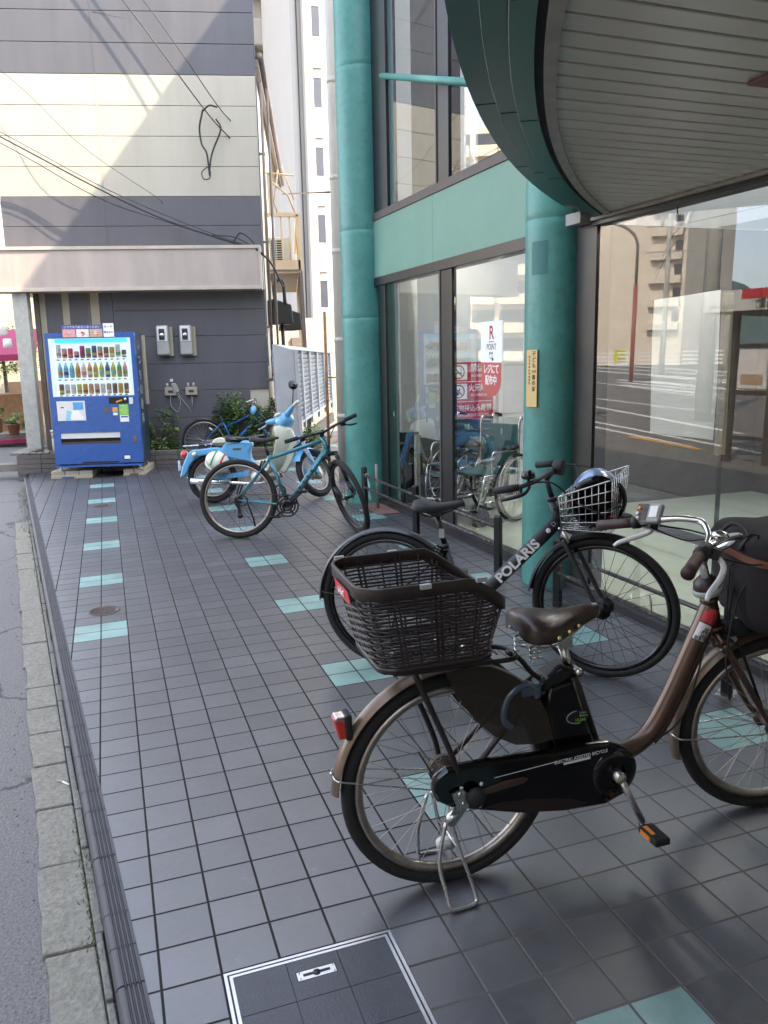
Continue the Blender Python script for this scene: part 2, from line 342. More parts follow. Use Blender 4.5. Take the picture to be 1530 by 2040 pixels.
# ---------------------------------------------------------------- ground, road, paving
def tile_material():
    m = bpy.data.materials.new('plaza_tiles'); m.use_nodes = True; n = m.node_tree.nodes; l = m.node_tree.links; b = n['Principled BSDF']; b.inputs['IOR'].default_value = 2.3
    tc = n.new('ShaderNodeTexCoord'); sp = n.new('ShaderNodeSeparateXYZ'); l.new(tc.outputs['Object'], sp.inputs[0])
    def mt(op, a, b_=None, c=None):
        x = n.new('ShaderNodeMath'); x.operation = op
        for i, v in enumerate((a, b_, c)):
            if v is None: continue
            if isinstance(v, (int, float)): x.inputs[i].default_value = v
            else: l.new(v, x.inputs[i])
        return x.outputs[0]
    X = mt('DIVIDE', sp.outputs[0], .15); Y = mt('DIVIDE', sp.outputs[1], .15)
    ix = mt('FLOOR', X); iy = mt('FLOOR', Y); fx = mt('FRACT', X); fy = mt('FRACT', Y)
    ex = mt('MINIMUM', fx, mt('SUBTRACT', 1, fx)); ey = mt('MINIMUM', fy, mt('SUBTRACT', 1, fy)); e = mt('MINIMUM', ex, ey)
    gr = n.new('ShaderNodeMapRange'); l.new(e, gr.inputs[0]); gr.inputs[1].default_value = .016; gr.inputs[2].default_value = .029; gr.inputs[3].default_value = 1; gr.inputs[4].default_value = 0
    # green pairs every 8 tiles
    tx = mt('LESS_THAN', mt('FLOORED_MODULO', mt('ADD', X, 1), 8), 2); ty = mt('LESS_THAN', mt('FLOORED_MODULO', mt('SUBTRACT', Y, 6), 8), 2)
    ex2 = mt('MAXIMUM', mt('GREATER_THAN', X, 4), mt('GREATER_THAN', Y, 13)); teal = mt('MULTIPLY', mt('MULTIPLY', tx, ty), ex2)
    cb = n.new('ShaderNodeCombineXYZ'); l.new(ix, cb.inputs[0]); l.new(iy, cb.inputs[1])
    wn = n.new('ShaderNodeTexWhiteNoise'); wn.noise_dimensions = '2D'; l.new(cb.outputs[0], wn.inputs['Vector'])
    no = n.new('ShaderNodeTexNoise'); no.inputs['Scale'].default_value = 3.5; no.inputs['Detail'].default_value = 9; no.inputs['Roughness'].default_value = .65; l.new(tc.outputs['Object'], no.inputs['Vector'])
    n3 = n.new('ShaderNodeTexNoise'); n3.inputs['Scale'].default_value = 45; n3.inputs['Detail'].default_value = 6; l.new(tc.outputs['Object'], n3.inputs['Vector'])
    def rgb(c): x = n.new('ShaderNodeRGB'); x.outputs[0].default_value = (*c, 1); return x.outputs[0]
    def mix(f, a, b_, bt='MIX'):
        x = n.new('ShaderNodeMix'); x.data_type = 'RGBA'; x.blend_type = bt
        if isinstance(f, (int, float)): x.inputs[0].default_value = f
        else: l.new(f, x.inputs[0])
        l.new(a, x.inputs[6]); l.new(b_, x.inputs[7]); return x.outputs[2]
    dark = mix(wn.outputs['Value'], rgb((.022, .023, .029)), rgb((.048, .046, .053)))
    tl = mix(wn.outputs['Value'], rgb((.13, .25, .225)), rgb((.17, .30, .27)))
    base = mix(teal, dark, tl)
    v = n.new('ShaderNodeMapRange'); l.new(no.outputs[0], v.inputs[0]); v.inputs[1].default_value = .3; v.inputs[2].default_value = .7; v.inputs[3].default_value = .68; v.inputs[4].default_value = 1.36
    vc = n.new('ShaderNodeCombineColor'); [l.new(v.outputs[0], vc.inputs[i]) for i in range(3)]
    base = mix(1, base, vc.outputs[0], 'MULTIPLY')
    # chalky scuffs
    n4 = n.new('ShaderNodeTexNoise'); n4.inputs['Scale'].default_value = 9; n4.inputs['Detail'].default_value = 12; n4.inputs['Roughness'].default_value = .8; l.new(tc.outputs['Object'], n4.inputs['Vector'])
    sc = n.new('ShaderNodeMapRange'); l.new(n4.outputs[0], sc.inputs[0]); sc.inputs[1].default_value = .60; sc.inputs[2].default_value = .70; sc.inputs[4].default_value = .5
    base = mix(sc.outputs[0], base, rgb((.2, .2, .2)))
    vs = n.new('ShaderNodeTexVoronoi'); vs.inputs['Scale'].default_value = 2.7; l.new(tc.outputs['Object'], vs.inputs['Vector'])
    st = n.new('ShaderNodeMapRange'); l.new(vs.outputs['Distance'], st.inputs[0]); st.inputs[1].default_value = .03; st.inputs[2].default_value = .06; st.inputs[3].default_value = .55; st.inputs[4].default_value = 0
    base = mix(st.outputs[0], base, rgb((.03, .03, .032)))
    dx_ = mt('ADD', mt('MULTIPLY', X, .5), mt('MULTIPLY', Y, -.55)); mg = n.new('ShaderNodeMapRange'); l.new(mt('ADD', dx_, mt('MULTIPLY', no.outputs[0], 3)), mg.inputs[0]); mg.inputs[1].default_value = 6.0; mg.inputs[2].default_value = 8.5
    gcol = mix(mg.outputs[0], rgb((.032, .029, .027)), rgb((.11, .10, .088)))  # shade of recessed joints painted into the left grout, paler under the canopy
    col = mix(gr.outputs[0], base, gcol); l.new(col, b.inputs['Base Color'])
    r = n.new('ShaderNodeMapRange'); l.new(n3.outputs[0], r.inputs[0]); r.inputs[3].default_value = .30; r.inputs[4].default_value = .54
    r2 = mt('ADD', r.outputs[0], mt('MULTIPLY', gr.outputs[0], .4)); l.new(r2, b.inputs['Roughness']); l.new(mt('MULTIPLY', mt('SUBTRACT', 1, gr.outputs[0]), .5), b.inputs['Specular IOR Level'])
    h = mt('ADD', mt('MULTIPLY', gr.outputs[0], -1), mt('MULTIPLY', n3.outputs[0], .12)); h2 = mt('ADD', h, mt('MULTIPLY', wn.outputs['Value'], .15))
    bp = n.new('ShaderNodeBump'); bp.inputs['Strength'].default_value = .45; bp.inputs['Distance'].default_value = .004; l.new(h2, bp.inputs['Height']); l.new(bp.outputs[0], b.inputs['Normal'])
    MATS['plaza_tiles'] = m
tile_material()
def NX(y): return -.031-.1035*y      # outer edge of the step along the street
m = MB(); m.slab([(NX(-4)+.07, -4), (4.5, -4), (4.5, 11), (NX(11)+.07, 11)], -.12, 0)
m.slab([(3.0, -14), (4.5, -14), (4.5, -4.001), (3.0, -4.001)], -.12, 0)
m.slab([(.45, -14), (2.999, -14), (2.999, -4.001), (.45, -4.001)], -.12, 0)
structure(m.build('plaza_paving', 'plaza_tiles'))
# ribbed nosing
mt_ = mat('nosing_tile', (.052, .049, .054), .55, var=.12, scale=12)
m = MB(); prof = [(-.002, -.085), (-.002, -.012), (.004, -.002), (.014, .002)]
x = .020
for k in range(4): prof += [(x, .002), (x+.002, -.004), (x+.005, -.004), (x+.007, .002)]; x += .0115
prof += [(.0705, .002), (.0705, -.05)]
ys = []; y = -4.0
while y < 9.6: ys.append(y); y += .15
ru = random.Random(3)
for a in ys:
    b_ = a+.146; off = ru.uniform(-.0008, .0008)
    ra = [Vector((NX(a)+p[0], a, p[1]+off)) for p in prof]; rb = [Vector((NX(b_)+p[0], b_, p[1]+off)) for p in prof]
    m.add(ra+rb, [(i, i+1, len(prof)+i+1, len(prof)+i) for i in range(len(prof)-1) if i % 4 != 0 or i < 4], 0); m.add(ra+rb, [(i, i+1, len(prof)+i+1, len(prof)+i) for i in range(4, len(prof)-1, 4)], 1)
m.slab([(NX(-4)+.004, -4), (NX(-4)+.07, -4), (NX(9.6)+.07, 9.6), (NX(9.6)+.004, 9.6)], -.09, -.006, 1)
structure(m.build('step_nosing', ['nosing_tile', 'mortar'], recalc=False))
# kerb stones and mortar strip
jy = [-4, -2.6, -1.5, -.4, .05, .44, .8, 1.13, 1.43, 1.71, 2.05, 2.46, 3.2, 3.82, 4.44, 5.04, 5.72, 6.6]
m = MB()
for i in range(len(jy)-1):
    a, b_ = jy[i]+.006, jy[i+1]-.006
    w = .135+ru.uniform(-.006, .006)
    n = max(2, int((b_-a)/.08)); L = []
    for k in range(n+1):
        y = a+(b_-a)*k/n; L.append((NX(y)-.03-w+ru.uniform(-.006, .006), y))
    R_ = [(NX(b_)-.03, b_), (NX(a)-.03, a)]
    m.slab(L+R_, -.22, -.082+ru.uniform(-.003, .003))
structure(m.build('kerb_stones', 'concrete', bev=.006))
m = MB()
y = -4.0
while y < 6.6:
    d = ru.uniform(.12, .3); w = .018+ru.uniform(0, .008)
    m.slab([(NX(y)-.026, y), (NX(y)-.026+w, y), (NX(y+d)-.026+w, y+d), (NX(y+d)-.026, y+d)], -.2, -.065+ru.uniform(-.008, .004)); y += d+.004
structure(m.build('kerb_mortar', 'concrete_dark', bev=.004))
# road: near the kerb level, rising gently away from the step
def rz(x): return -.1 if x > -1.5 else -.1+.03*(-1.5-x)
m = MB(); xs = [12, 0, -1.5, -12, -40, -160]
vs = []; 
for x in xs: vs += [(x, -60, rz(x) if x > -100 else rz(-40)), (x, 220, rz(x) if x > -100 else rz(-40))]
m.add(vs, [(2*i, 2*i+2, 2*i+3, 2*i+1) for i in range(len(xs)-1)])
m.add([(12, -60, -.1), (12, 220, -.1), (160, 220, -.1), (160, -60, -.1)], [(0, 3, 2, 1)])
structure(m.build('road', 'asphalt'))
m = MB()
for _ in range(160):       # loose grit where asphalt meets the kerb
    y = ru.uniform(-1.2, 6); x = NX(y)-.17+ru.gauss(-.035, .02); s = ru.uniform(.0015, .004)
    m.sph((x, y, -.099+s*.4), s, 5, 3)
tag(m.build('grit', 'concrete_dark'), 'loose grit lying in the gap between asphalt and kerb', 'grit', kind='stuff')
m = MB()
for _ in range(900):
    y = ru.choice([ru.uniform(-.5, .3), ru.uniform(2.5, 6.5), ru.uniform(5, 9.3), ru.uniform(6.5, 9.3)]); x = NX(y)-.012+ru.gauss(-.008, .014)*(1 if y < 6 else 3.2); h = ru.uniform(.008, .03); a = ru.uniform(0, 6.3)
    m.add([(x-.002, y, -.08), (x+.002, y, -.08), (x+h*.5*cos(a), y+h*.5*sin(a), -.08+h)], [(0, 1, 2)])
tag(m.build('weeds', 'moss', recalc=False), 'small green weeds and moss along the foot of the step', 'weeds', kind='stuff')
# cigarette end
m = MB(); m.cyl((NX(.62)-.055, .62, -.078), (NX(.62)-.03, .585, -.078), .0035, n=8); m.cyl((NX(.62)-.075, .635, -.078), (NX(.62)-.055, .62, -.078), .0035, n=8, mi=1)
tag(m.build('cigarette_end', ['white', 'strip_cream']), 'white cigarette end lying on the concrete kerb', 'litter')
# ---------------------------------------------------------------- inspection cover, manholes
t = thing('inspection_cover', 'square tiled inspection cover in a bright aluminium frame at the bottom', 'cover', Matrix.Translation((.302, -1.205, 0)))
w = .448; m = MB()
for o_, i_ in ((0, .008), (.013, .021)):
    m.slab([(o_, o_), (w-o_, o_), (w-i_, i_), (i_, i_)], .001, .0045); m.slab([(o_, w-o_), (i_, w-i_), (w-i_, w-i_), (w-o_, w-o_)], .001, .0045)
    m.slab([(o_, o_), (i_, i_), (i_, w-i_), (o_, w-o_)], .001, .0045); m.slab([(w-o_, o_), (w-o_, w-o_), (w-i_, w-i_), (w-i_, i_)], .001, .0045)
m.build('frame', 'alum', t)
m = MB(); m.slab([(.008, .008), (w-.008, .008), (w-.008, w-.008), (.008, w-.008)], .0005, .0018); m.build('joint', 'black_matte', t)
m = MB()
for i in range(3):
    for j in range(3):
        a = .0225+i*.1352; b_ = .0225+j*.1352
        if i == 1 and j == 2:
            x0, x1, y0, y1 = .173, .277, .352, .386
            m.slab([(a, b_), (a+.133, b_), (a+.133, y0), (a, y0)], .001, .0038); m.slab([(a, y1), (a+.133, y1), (a+.133, b_+.133), (a, b_+.133)], .001, .0038)
            m.slab([(a, y0), (x0, y0), (x0, y1), (a, y1)], .001, .0038); m.slab([(x1, y0), (a+.133, y0), (a+.133, y1), (x1, y1)], .001, .0038)
        else: m.slab([(a, b_), (a+.133, b_), (a+.133, b_+.133), (a, b_+.133)], .001, .0038)
m.build('tile_insert', mat('cover_tile', (.055, .056, .066), .42, var=.15, scale=8, bump=.2, bscale=200), t)
m = MB(); m.box(.175, .275, .354, .384, .001, .0045); lf = m.build('lifting_plate', 'alum', t, bev=.0008)
m = MB(); m.box(.19, .26, .365, .373, .0046, .0055); m.cyl((.225, .369, .0046), (.225, .369, .0058), .010, n=16)
m.build('slot', 'black_matte', lf)
m = MB()
for x_, y_ in ((.181, .359), (.181, .379), (.269, .359), (.269, .379)): m.cyl((x_, y_, .0045), (x_, y_, .0056), .0028, n=10)
m.build('screws', 'steel', lf)
def manhole(x, y, lab):
    t = thing('drain_cover', lab, 'drain cover', Matrix.Translation((x, y, 0)), 'round drain covers let into the paving')
    m = MB(); m.lathe([(0, .002), (.083, .002), (.083, .004), (.095, .004), (.097, .001)], n=40)
    for i in range(-5, 6):
        for j in range(-5, 6):
            if i*i+j*j < 24: m.box(i*.014-.004, i*.014+.004, j*.014-.004, j*.014+.004, .002, .0045)
    m.build('iron_disc', 'iron', t)
manhole(.01, 6.685, 'farther round rusty drain cover set in the paving near the vending machine')
manhole(.019, 2.659, 'nearer round rusty drain cover between the green tiles')
m = MB(); 
for k in range(5): a = k*1.3; m.add([(0, 0, .001), (.006*cos(a), .006*sin(a), .002), (.01*cos(a+.4), .01*sin(a+.4), .001)], [(0, 1, 2)])
o = m.build('dry_leaf', 'wood'); o.location = (1.02, -1.27, 0.001); o.scale = (1.2, 1.2, 1.2); tag(o, 'tiny dry brown leaf on the dark tiles at lower right', 'leaf')
# ---------------------------------------------------------------- store
st = thing('store_building', 'green and glass shop building with round columns and curved canopy', 'building', FF)
# facade frame: x along the street front, y outwards, z up
Z1, Z2, ZT = 2.195, 2.75, 7.05
m = MB()
m.box(-12, 5.75, -.05, .025, -.1, .045); m.build('base_plinth', 'black_matte', st, bev=.004)
m = MB(); m.box(2.2, 5.45, -.12, .02, Z1+.03, Z2); m.box(3.872, 3.876, .02, .0206, Z1+.03, Z2, 1); m.build('green_band', ['green_band', 'green_rim'], st)
m = MB(); m.box(1.2, 5.42, -.10, .03, Z2+.0, Z2+.07); m.build('upper_sill', 'frame_brown', st, bev=.004)
def members(L, mats, bev=.003, name='window_frame'):
    for grp in L:
        m = MB()
        for b in grp: m.box(*b)
        m.build(name, mats, st, bev=bev)
members([[(2.1, 5.3, -.09, .028, Z1-.05, Z1+.03)], [(5.02, 5.2, -.09, .012, .045, Z1-.05)], [(3.53, 3.742, -.03, .012, .045, Z1-.05), (3.74, 3.765, -.09, .02, .045, Z1-.05, 1)],
  [(1.6, 1.80, -.09, .012, .045, 2.3)], [(2.1, 5.02, -.06, .03, .045, .075)], [(4.9, 5.26, -.09, .015, Z2+.07, ZT-.3)], [(3.575, 3.782, -.09, .015, Z2+.07, ZT-.3), (3.78, 3.80, -.09, .025, Z2+.07, ZT-.3, 1)], [(.5, .7, -.09, .015, Z2+.07, ZT-.3)]], ['frame_dark', 'frame_brown'])
m = MB(); m.box(-12, 5.9, -.6, .06, ZT-.3, ZT); m.box(-12, 5.9, -9.5, -3.05, ZT-.3, ZT); m.box(5.6, 5.9, -3.05, -.6, ZT-.3, ZT); m.build('roof', 'green_band', st)  # roof left open over the hall, an added light well to brighten inside
m = MB(); m.box(-14, 7.3, -12, -3.1, ZT+.01, 10.85); m.box(5.95, 7.3, -12, -3.1, -.1, ZT-.01); m.build('upper_block', 'wall_white', st)
m = MB(); m.box(5.6, 5.9, -9, -.02, -.1, ZT-.3); m.build('north_wall', 'wall_white', st)
m = MB()
for a0, a1, z0, z1 in ((3.765, 5.02, .05, Z1-.05), (2.1, 3.53, .05, Z1-.05), (-2.2, 1.60, .045, 2.3), (-7, -2.3, .045, 2.3), (3.80, 4.9, Z2+.07, ZT-.3), (.7, 3.575, Z2+.07, ZT-.3), (-12, .5, Z2+.07, ZT-.3)):
    m.quad((a1, 0, z0), (a0, 0, z0), (a0, 0, z1), (a1, 0, z1), 1 if z0 > 2.5 else 0)
m.build('glass', ['shop_glass', 'upper_glass'], st, recalc=False)
for k in range(0, 3):
    m = MB(); m.box(-2.3-k*3, -2.2-k*3, -.09, .012, .045, 2.3); m.build('window_frame', 'frame_dark', st)
def column(a, n_, r, ztop, joints, extra=None):
    m = MB(); pr = [(r, -.05)]
    for z in joints: pr += [(r, z-.05), (r, z-.004), (r-.002, z), (r, z+.004), (r, z+.05)]
    pr += [(r, ztop)]; m.lathe(pr, (a, n_, 0), (0, 0, 1), 56); return m.build('column', 'green_paint', st)
column(5.5, .05, .232, ZT-.1, (1.85, 2.68, 4.15, 5.6)); column(2.035, 0, .193, ZT-.1, (2.27, 3.7, 5.2))
m = MB(); m.box(1.64, 1.79, .02, .10, 2.20, 2.265); m.build('bracket', 'trim_grey', st, bev=.003)
# green hand rail in front of upper window
m = MB(); m.cyl((4.97, .02, 3.96), (2.1, .5, 3.03), .026, n=14); m.build('tie_rod', 'green_paint', st)
# canopy: ring segment (centre measured in plaza coordinates)
cc = FF.inverted() @ Vector((9.2, -4.92, 0)); cx, cy = cc.x, cc.y
def arc_pts(R, n=90):
    out = []
    for i in range(n+1):
        a = pi*i/n; p = Vector((cx+R*cos(a), cy+R*sin(a), 0))
        out.append(p)
    return [p for p in out if p.y > -.02]
def ring(r0, z0, r1, z1, mi, m, n=160):
    vs = []; fs = []
    # angular range where the outer circle is outside the facade
    am = math.acos(min(1, (-.03-cy)/max(r0, r1)) )
    for i in range(n+1):
        a = pi/2-am+2*am*i/n
        vs += [(cx+r0*cos(a), cy+r0*sin(a), z0), (cx+r1*cos(a), cy+r1*sin(a), z1)]
    fs = [(2*i, 2*i+1, 2*i+3, 2*i+2) for i in range(n)]; m.add(vs, fs, mi, True)
R0 = 9.0; zc = 2.225
m = MB(); ring(R0-.005, zc-.012, R0+.03, zc-.012, 0, m); ring(R0-.005, zc-.012, R0-.005, zc+.02, 0, m); ring(R0+.03, zc-.012, R0+.03, zc+.02, 0, m); m.build('soffit_trim', 'trim_grey', st)
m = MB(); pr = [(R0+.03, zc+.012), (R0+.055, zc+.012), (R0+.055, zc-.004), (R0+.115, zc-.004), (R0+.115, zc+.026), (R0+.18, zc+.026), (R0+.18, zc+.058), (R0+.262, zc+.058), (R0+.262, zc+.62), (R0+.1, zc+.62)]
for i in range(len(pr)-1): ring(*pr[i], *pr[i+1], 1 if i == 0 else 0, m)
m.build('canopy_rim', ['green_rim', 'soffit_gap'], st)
for rr_, zz_, nm in ((R0+.115, zc-.001, 0), (R0+.18, zc+.028, 0), (R0+.118, zc+.022, 1)):
    m = MB(); am = math.acos((-.03-cy)/rr_); m.tube([(cx+rr_*cos(pi/2-am+2*am*i/120), cy+rr_*sin(pi/2-am+2*am*i/120), zz_) for i in range(121)], .0028, 5)
    m.build('rim_edge', mat('rim_worn', (.17, .20, .16), .6, var=.5, scale=9, dirt=(.03, .10, .08), dscale=6, damt=1) if nm == 0 else 'soffit_gap', st)
for k in range(-20, 20):
    a = pi/2+k*.105+.035; m = MB()
    if cy+R0*sin(a) < .2: continue
    for q0, q1, z in ((R0+.058, R0+.114, zc-.0048), (R0+.119, R0+.178, zc+.0252), (R0+.184, R0+.26, zc+.0572)): m.bar((cx+q0*cos(a), cy+q0*sin(a), z), (cx+q1*cos(a), cy+q1*sin(a), z), .004, .001)
    m.build('rim_joint', 'soffit_gap', st)
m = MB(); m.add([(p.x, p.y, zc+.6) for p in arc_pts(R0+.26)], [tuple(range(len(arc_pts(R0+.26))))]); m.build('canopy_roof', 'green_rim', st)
# soffit boards run away from the glass
m = MB(); pitch = .0925; a = -12
while a < 1.62:
    # board between a..a+pitch-gap ; outer end on the circle
    def nmax(a_):
        d = (R0)**2-(a_-cx)**2
        return cy+math.sqrt(d) if d > 0 else -1
    b_ = min(a+pitch-.015, 1.62)
    n0, n1 = nmax(a), nmax(b_)
    if n0 > .05 and n1 > .02:
        m.slab([(a, .035), (b_, .035), (b_, n1), (a, n0)], zc, zc+.02)
    a += pitch
m.build('soffit', 'soffit', st, bev=.0025)
m = MB(); q_ = arc_pts(R0); m.add([(p.x, p.y, zc+.022) for p in q_], [tuple(range(len(q_)))]); m.build('soffit_backing', 'soffit_gap', st)
m = MB(); m.box(-12, 1.62, -.06, .035, zc-.045, zc+.02); m.box(-12, 1.6, .035, .06, zc-.02, zc-.002, 1); m.build('head_rail', ['frame_dark', 'trim_grey'], st, bev=.003)
m = MB(); m.box(-1.15, -.56, .45, 1.02, zc-.014, zc-.001); m.build('access_hatch', 'terracotta', st, bev=.004)
# interior (seen through the glass)
m = MB(); m.box(-12, 5.6, -9, -.1, -.05, .03); fl = m.build('shop_floor', mat('shop_floor_mat', (.62, .66, .50), .22, var=.06, scale=2), st)
m = MB()
for (a, n_, s_) in ((2.9, -.9, .5), (1.6, -1.9, .7), (.4, -1.0, .8), (3.6, -.4, .35), (-.6, -2.2, .9), (2.2, -2.4, .6)):
    m.slab([(a, n_), (a+s_, n_-.1), (a+s_*.5, n_-s_*.8)], .031, .0335)
m.build('floor_pattern', mat('floor_dark', (.16, .20, .15), .25), st)
m = MB(); m.box(4.92, 4.98, -3.4, -.1, .03, .74, 1); m.box(4.925, 4.98, -3.4, -.1, .74, 2.62); m.build('end_wall', ['wall_white', 'granite'], st)
m = MB(); m.box(4.2, 4.86, -.26, -.255, .70, 2.6); m.build('white_screen', 'white_film', st)
for a0, a1 in ((3.86, 4.82), (.8, 3.5)):
    m = MB(); m.box(a0, a1, -.22, -.2, 2.85, ZT-.45); m.build('window_blind', mat('blind', (.33, .33, .32), .7), st)
m = MB(); m.box(-12, 5.6, -.6, -.1, 2.62, 2.72); m.box(-12, 5.6, -9, -3.05, 2.62, 2.72); m.build('ceiling', 'wall_white', st)  # ceiling opened below the added light well to let daylight down
m = MB(); m.box(-12, 5.59, -3.15, -3.06, 2.73, ZT-.31); m.box(5.3, 5.59, -3.05, -.12, 2.73, ZT-.31); m.build('upper_room_wall', 'wall_white', st)
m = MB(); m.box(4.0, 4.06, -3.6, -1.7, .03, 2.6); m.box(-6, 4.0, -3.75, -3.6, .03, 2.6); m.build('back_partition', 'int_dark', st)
m = MB(); m.box(4.86, 4.918, -1.75, -1.13, .10, 1.42); m.box(4.853, 4.86, -1.70, -1.18, .14, .85, 1); m.box(4.853, 4.86, -1.70, -1.18, .88, 1.38, 1); m.build('inner_door', ['wall_white', 'pale_plastic'], st, bev=.004)
m = MB(); m.box(4.8, 4.86, -.62, -.58, .03, .72); m.box(4.8, 4.86, -.62, -.2, .69, .72); m.box(4.8, 4.86, -.24, -.2, .03, .72);m.box(4.8, 4.86, -.62, -.2, .03, .06); m.build('hose_frame', 'ivory', st, bev=.003)
mat('fill_tube', (1, .97, .9), .4, emit=4.5, var=.01)  # tube lamps added out of view above the window head to brighten the interior
for k, (a, lb) in enumerate(((4.3, 'added unseen tube lamp just inside the left pane above its head'), (2.9, 'added unseen tube lamp just inside the glass left of the second column'), (.9, 'added unseen tube lamp brightening the blank paper sheet inside'), (-.6, 'added unseen tube lamp just inside the glass at the right edge'))):
    t = thing('fill_tube_lamp', lb, 'lamp', FF @ Matrix.Translation((a, -.42, 2.43)), 'added tube lamps inside the shop')
    m = MB(); m.box(-.6, .6, -.04, .04, .03, .07); m.box(-.45, -.43, -.01, .01, .07, .19); m.box(.43, .45, -.01, .01, .07, .19); m.build('fitting', 'wall_white', t)
    m = MB(); m.cyl((-.57, 0, .0), (.57, 0, .0), .018, n=10); m.build('tube', 'fill_tube' if k != 2 else mat('fill_tube_bright', (1, .97, .9), .4, emit=9, var=.01), t)  # stronger added tube by the paper sheet to make it brighter
# ---------------------------------------------------------------- things on the glass
def onF(o): o.matrix_world = FF; return o
# reading direction when looking from the street: towards -x of the facade frame
def FT(a, z, n_=.004): return basis((a, n_, z), (-1, 0, 0), (0, 0, 1))
t = thing('point_poster', 'white paper notice with a red capital letter taped to the glass beside the column', 'poster', FF)
m = MB(); m.box(2.715, 3.045, .002, .004, 1.418, 1.71); m.build('sheet', 'paper', t)
text('R', .135, FT(2.88, 1.625), 'ink_red', t, sx=.9, bold=.002); text('POINT', .062, FT(2.88, 1.527), 'ink', t, sx=.8)
m = MB(); m.box(2.845, 2.915, .0042, .0055, 1.562, 1.568); m.build('underline', 'ink_red', t)
m = MB()
for a, z, r, k in ((2.885, 1.465, .022, 0), (2.902, 1.484, .009, 1), (2.868, 1.484, .009, 1), (2.86, 1.44, .012, 1)):
    m.lathe([(0 if k else r-.004, 0), (r, 0)], (a, .0052, z), (0, 1, 0), 20)
m.build('animal_outline', 'ink', t, recalc=False)
t = thing('register_sticker', 'half round red sticker under the white notice on the glass', 'sticker', FF)
m = MB(); pl = [(2.735, 1.416), (3.035, 1.416)]+[(2.885+.15*cos(a), 1.30+.13*sin(a)) for a in [-i*pi/14 for i in range(15)]]
m.prism(pl, .002, .0035); m.build('disc', mat('sticker_red', (.55, .10, .09), .5, alpha=.85), t)
text('レジにて', .075, FT(2.885, 1.365), 'white', t, sx=.8, bold=.0015); text('配布中', .075, FT(2.885, 1.285), 'white', t, sx=.8, bold=.0015)
t = thing('paper_sheet', 'large blank white paper sheet hung inside the right hand glass', 'paper', FF)
m = MB(); n = 12; vs = []
for i in range(n+1):
    for j in range(n+1): vs.append((.63+.475*i/n, -.012-.006*sin(i*.7+j*.3), 1.05+(.69+.012*i/n*0)*j/n+(.015*(1-i/n) if j == n else 0)))
m.add(vs, [(i*(n+1)+j, (i+1)*(n+1)+j, (i+1)*(n+1)+j+1, i*(n+1)+j+1) for i in range(n) for j in range(n)], 0, True)
m.build('sheet', 'thin_paper', t, recalc=False)
m = MB(); m.tube(spl([(.955, -.015, 2.19), (.965, -.015, 2.17), (.96, -.02, 2.13), (.945, -.02, 2.12), (.935, -.02, 2.135)], 5), .004, 6); m.box(.93, .965, -.03, -.01, 2.11, 2.14)
tag(onF(m.build('wall_hook', 'black_matte')), 'small black hook hanging behind the glass under the soffit', 'hook')
m = MB(); m.box(.595, .618, -.06, -.01, .98, 1.74); m.box(.6, .625, -.075, -.05, 1.2, 1.35, 1); m.box(.6, .615, -.05, -.03, .03, .98, 1); tag(onF(m.build('sheet_stand', ['strip_cream', 'ink'], bev=.003)), 'narrow cream upright post standing beside the blank paper sheet', 'post')
# danger poster on the end wall inside
t = thing('safety_poster', 'dark red no smoking and no open flame poster inside the shop behind the glass', 'poster', FF @ Matrix.Translation((0, -.07, 0)))
PX = 4.915
def PT(n_, z, o=0): return basis((PX-.006-o, n_, z), (0, -1, 0), (0, 0, 1))
m = MB(); m.box(PX-.004, PX, -1.10, -.49, .775, 1.44); m.build('board', 'pale_plastic', t)
m = MB(); m.box(PX-.006, PX-.003, -1.02, -.50, .835, 1.40); m.build('red_sheet', 'poster_red', t)
m = MB(); m.box(PX-.008, PX-.005, -.73, -.54, 1.23, 1.38); m.box(PX-.008, PX-.005, -.73, -.54, 1.04, 1.19); m.box(PX-.0075, PX-.0055, -1.0, -.52, 1.207, 1.211); m.box(PX-.0075, PX-.0055, -1.0, -.52, 1.012, 1.016); m.build('white_squares', 'paper', t)
m = MB()
for zc_ in (1.305, 1.115):
    m.lathe([(.056, 0), (.068, 0)], (PX-.009, -.635, zc_), (-1, 0, 0), 32)
    m.bar((PX-.0095, -.595, zc_+.04), (PX-.0095, -.675, zc_-.04), .010, .002, up=(1, 0, 0))
m.build('ban_ring', 'ink_red', t, recalc=False)
m = MB(); m.bar((PX-.009, -.60, 1.298), (PX-.009, -.67, 1.295), .002, .012); m.tube([(PX-.009, -.66, 1.31), (PX-.009, -.668, 1.325), (PX-.009, -.66, 1.34)], .003, 6)
m.bar((PX-.009, -.61, 1.09), (PX-.009, -.65, 1.14), .002, .012); m.sph((PX-.009, -.625, 1.09), (.003, .016, .016), 8, 5)
m.build('pictogram', 'ink', t)
text('禁煙', .085, PT(-.84, 1.34), 'white', t, sx=.9, bold=.001); text('NO SMOKING', .034, PT(-.865, 1.265), 'white', t, sx=.8)
text('火気厳禁', .082, PT(-.875, 1.145), 'white', t, sx=.8, bold=.001); text('NO OPEN FLAME', .034, PT(-.875, 1.075), 'white', t, sx=.8)
text('危険物持込み厳禁', .078, PT(-.76, .945), 'white', t, sx=.78, bold=.001); text('NO DANGEROUS GOODS', .042, PT(-.76, .877), 'white', t, sx=.85)
